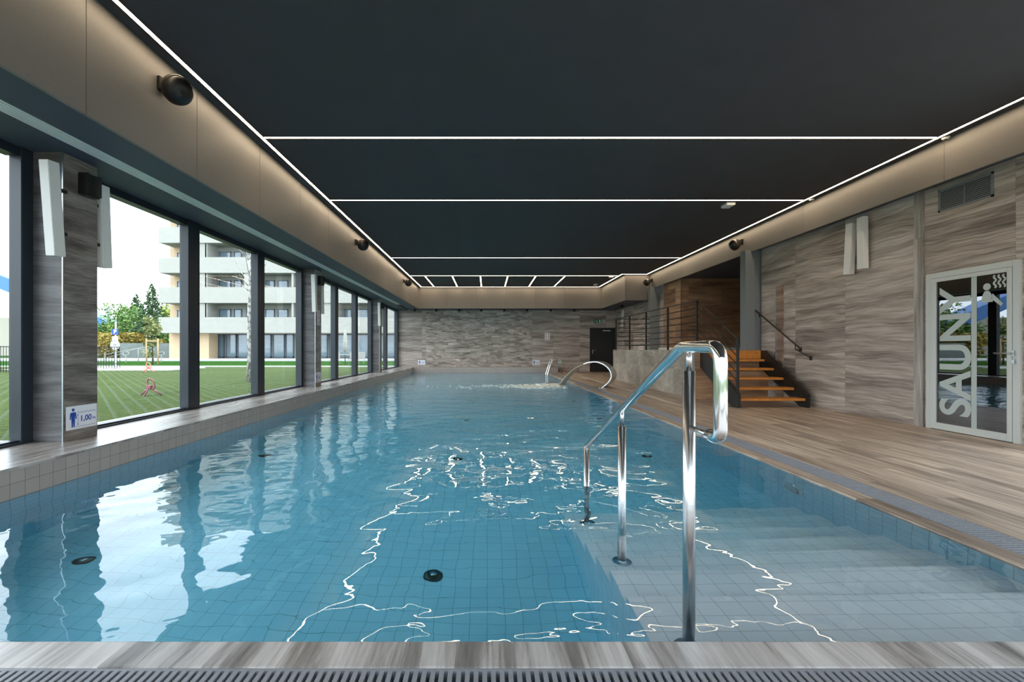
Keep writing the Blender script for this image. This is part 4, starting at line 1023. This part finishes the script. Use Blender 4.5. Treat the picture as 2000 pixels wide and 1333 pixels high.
for i, (x, nm) in enumerate(((246, 'left'), (287, 'middle'), (315, 'right'))):
    t_ = thing('basket_ring_post', '%s one of three thin white ring topped posts on the far lawn' % nm, 'play equipment', (bx_(x, 34), 34, 0), 0, 'white ring posts')
    b = MB(); b.tube([(0, 0, 0), (0, 0, .62)], .03, 6); b.build('post', white, t_)
    b = MB(); b.tube([(.22*math.cos(a), .05*math.sin(a), .72+.13*math.sin(a)) for a in [2*PI*k/20 for k in range(20)]], .022, 6, closed=True); b.build('ring', white, t_)
# closed parasol, table and chairs in front of the ground floor
pa = thing('closed_parasol', 'closed white parasol on the lawn terrace', 'parasol', (bx_(674, 30), 30, 0))
b = MB(); b.tube([(0, 0, 0), (0, 0, 2.3)], .03, 8); b.build('pole', M['alu'], pa)
b = MB(); b.lathe([(.05, .9), (.16, 1.0), (.14, 1.6), (.09, 2.1), (.03, 2.35)], 14); b.build('folded_canopy', white, pa)
def gchair(x, Y, label):
    t_ = thing('garden_chair', label, 'chair', (bx_(x, Y), Y, 0), 0, 'white garden chairs on the terrace')
    b = MB(); b.box((-.22, -.22, .42), (.22, .22, .46)); b.build('seat', white, t_)
    b = MB(); b.box((-.22, .20, .46), (.22, .24, .88)); b.build('backrest', white, t_)
    for sx in (-.2, .2):
        for sy in (-.2, .2): b = MB(); b.tube([(sx, sy, 0), (sx, sy, .42)], .015, 6); b.build('leg', white, t_)
gchair(655, 29.6, 'white garden chair left of the parasol'); gchair(688, 29.4, 'white garden chair right of the parasol'); gchair(705, 29.5, 'white garden chair seen through the sixth window bay')
tb = thing('garden_table', 'white garden table in front of the parasol', 'table', (bx_(672, 28.5), 28.5, 0))
b = MB(); b.box((-.7, -.4, .70), (.7, .4, .74)); b.build('table_top', white, tb)
for sx in (-.62, .62):
    for sy in (-.34, .34): b = MB(); b.tube([(sx, sy, 0), (sx, sy, .70)], .02, 6); b.build('leg', white, tb)
# blue roofed hall at the far left, concrete frame
hl = thing('sports_hall', 'distant beige hall with a sloping blue roof at the far left', 'building', (-75, 70, 0))
Oh = Vector((-75, 70, 0)); b = MB(); b.box(Vector((bx_(-300, 70), 70, 0))-Oh, Vector((bx_(120, 70), 85, 5.9))-Oh); b.build('wall', pmat('pale beige hall wall', srgb(178, 172, 156), .8), hl)
b = MB(); t_ = bmesh.new(); rows = []
pts = [(-320, 470), (-100, 506), (0, 538), (100, 578), (160, 604), (209, 629)]
for x, y in pts:
    r_ = []
    for Y, dz in ((66, 0), (69.5, -.3), (69.5, -2.1), (66, -2.0)): r_.append(t_.verts.new(Vector((bx_(x, 66), Y, CZ+(682-y)*66/F+dz))-Oh))
    rows.append(r_)
for i in range(len(rows)-1):
    for k in range(4): t_.faces.new((rows[i][k], rows[i+1][k], rows[i+1][(k+1) % 4], rows[i][(k+1) % 4]))
t_.faces.new(rows[0]); t_.faces.new(rows[-1][::-1]); bmesh.ops.recalc_face_normals(t_, faces=t_.faces[:]); b.merge(t_); b.build('roof', pmat('blue roof sheet', srgb(60, 112, 176), .5), hl)
cf = thing('concrete_frame', 'pale concrete frame standing above the trees at the left', 'tower', (bx_(211, 96), 96, 0))
b = MB(); b.box((-.42, -.4, 0), (.48, .4, 10.1)); b.build('column', white, cf)
b = MB(); b.box((-3.1, -.35, 9.5), (-.42, .35, 10.0)); b.build('beam', white, cf)
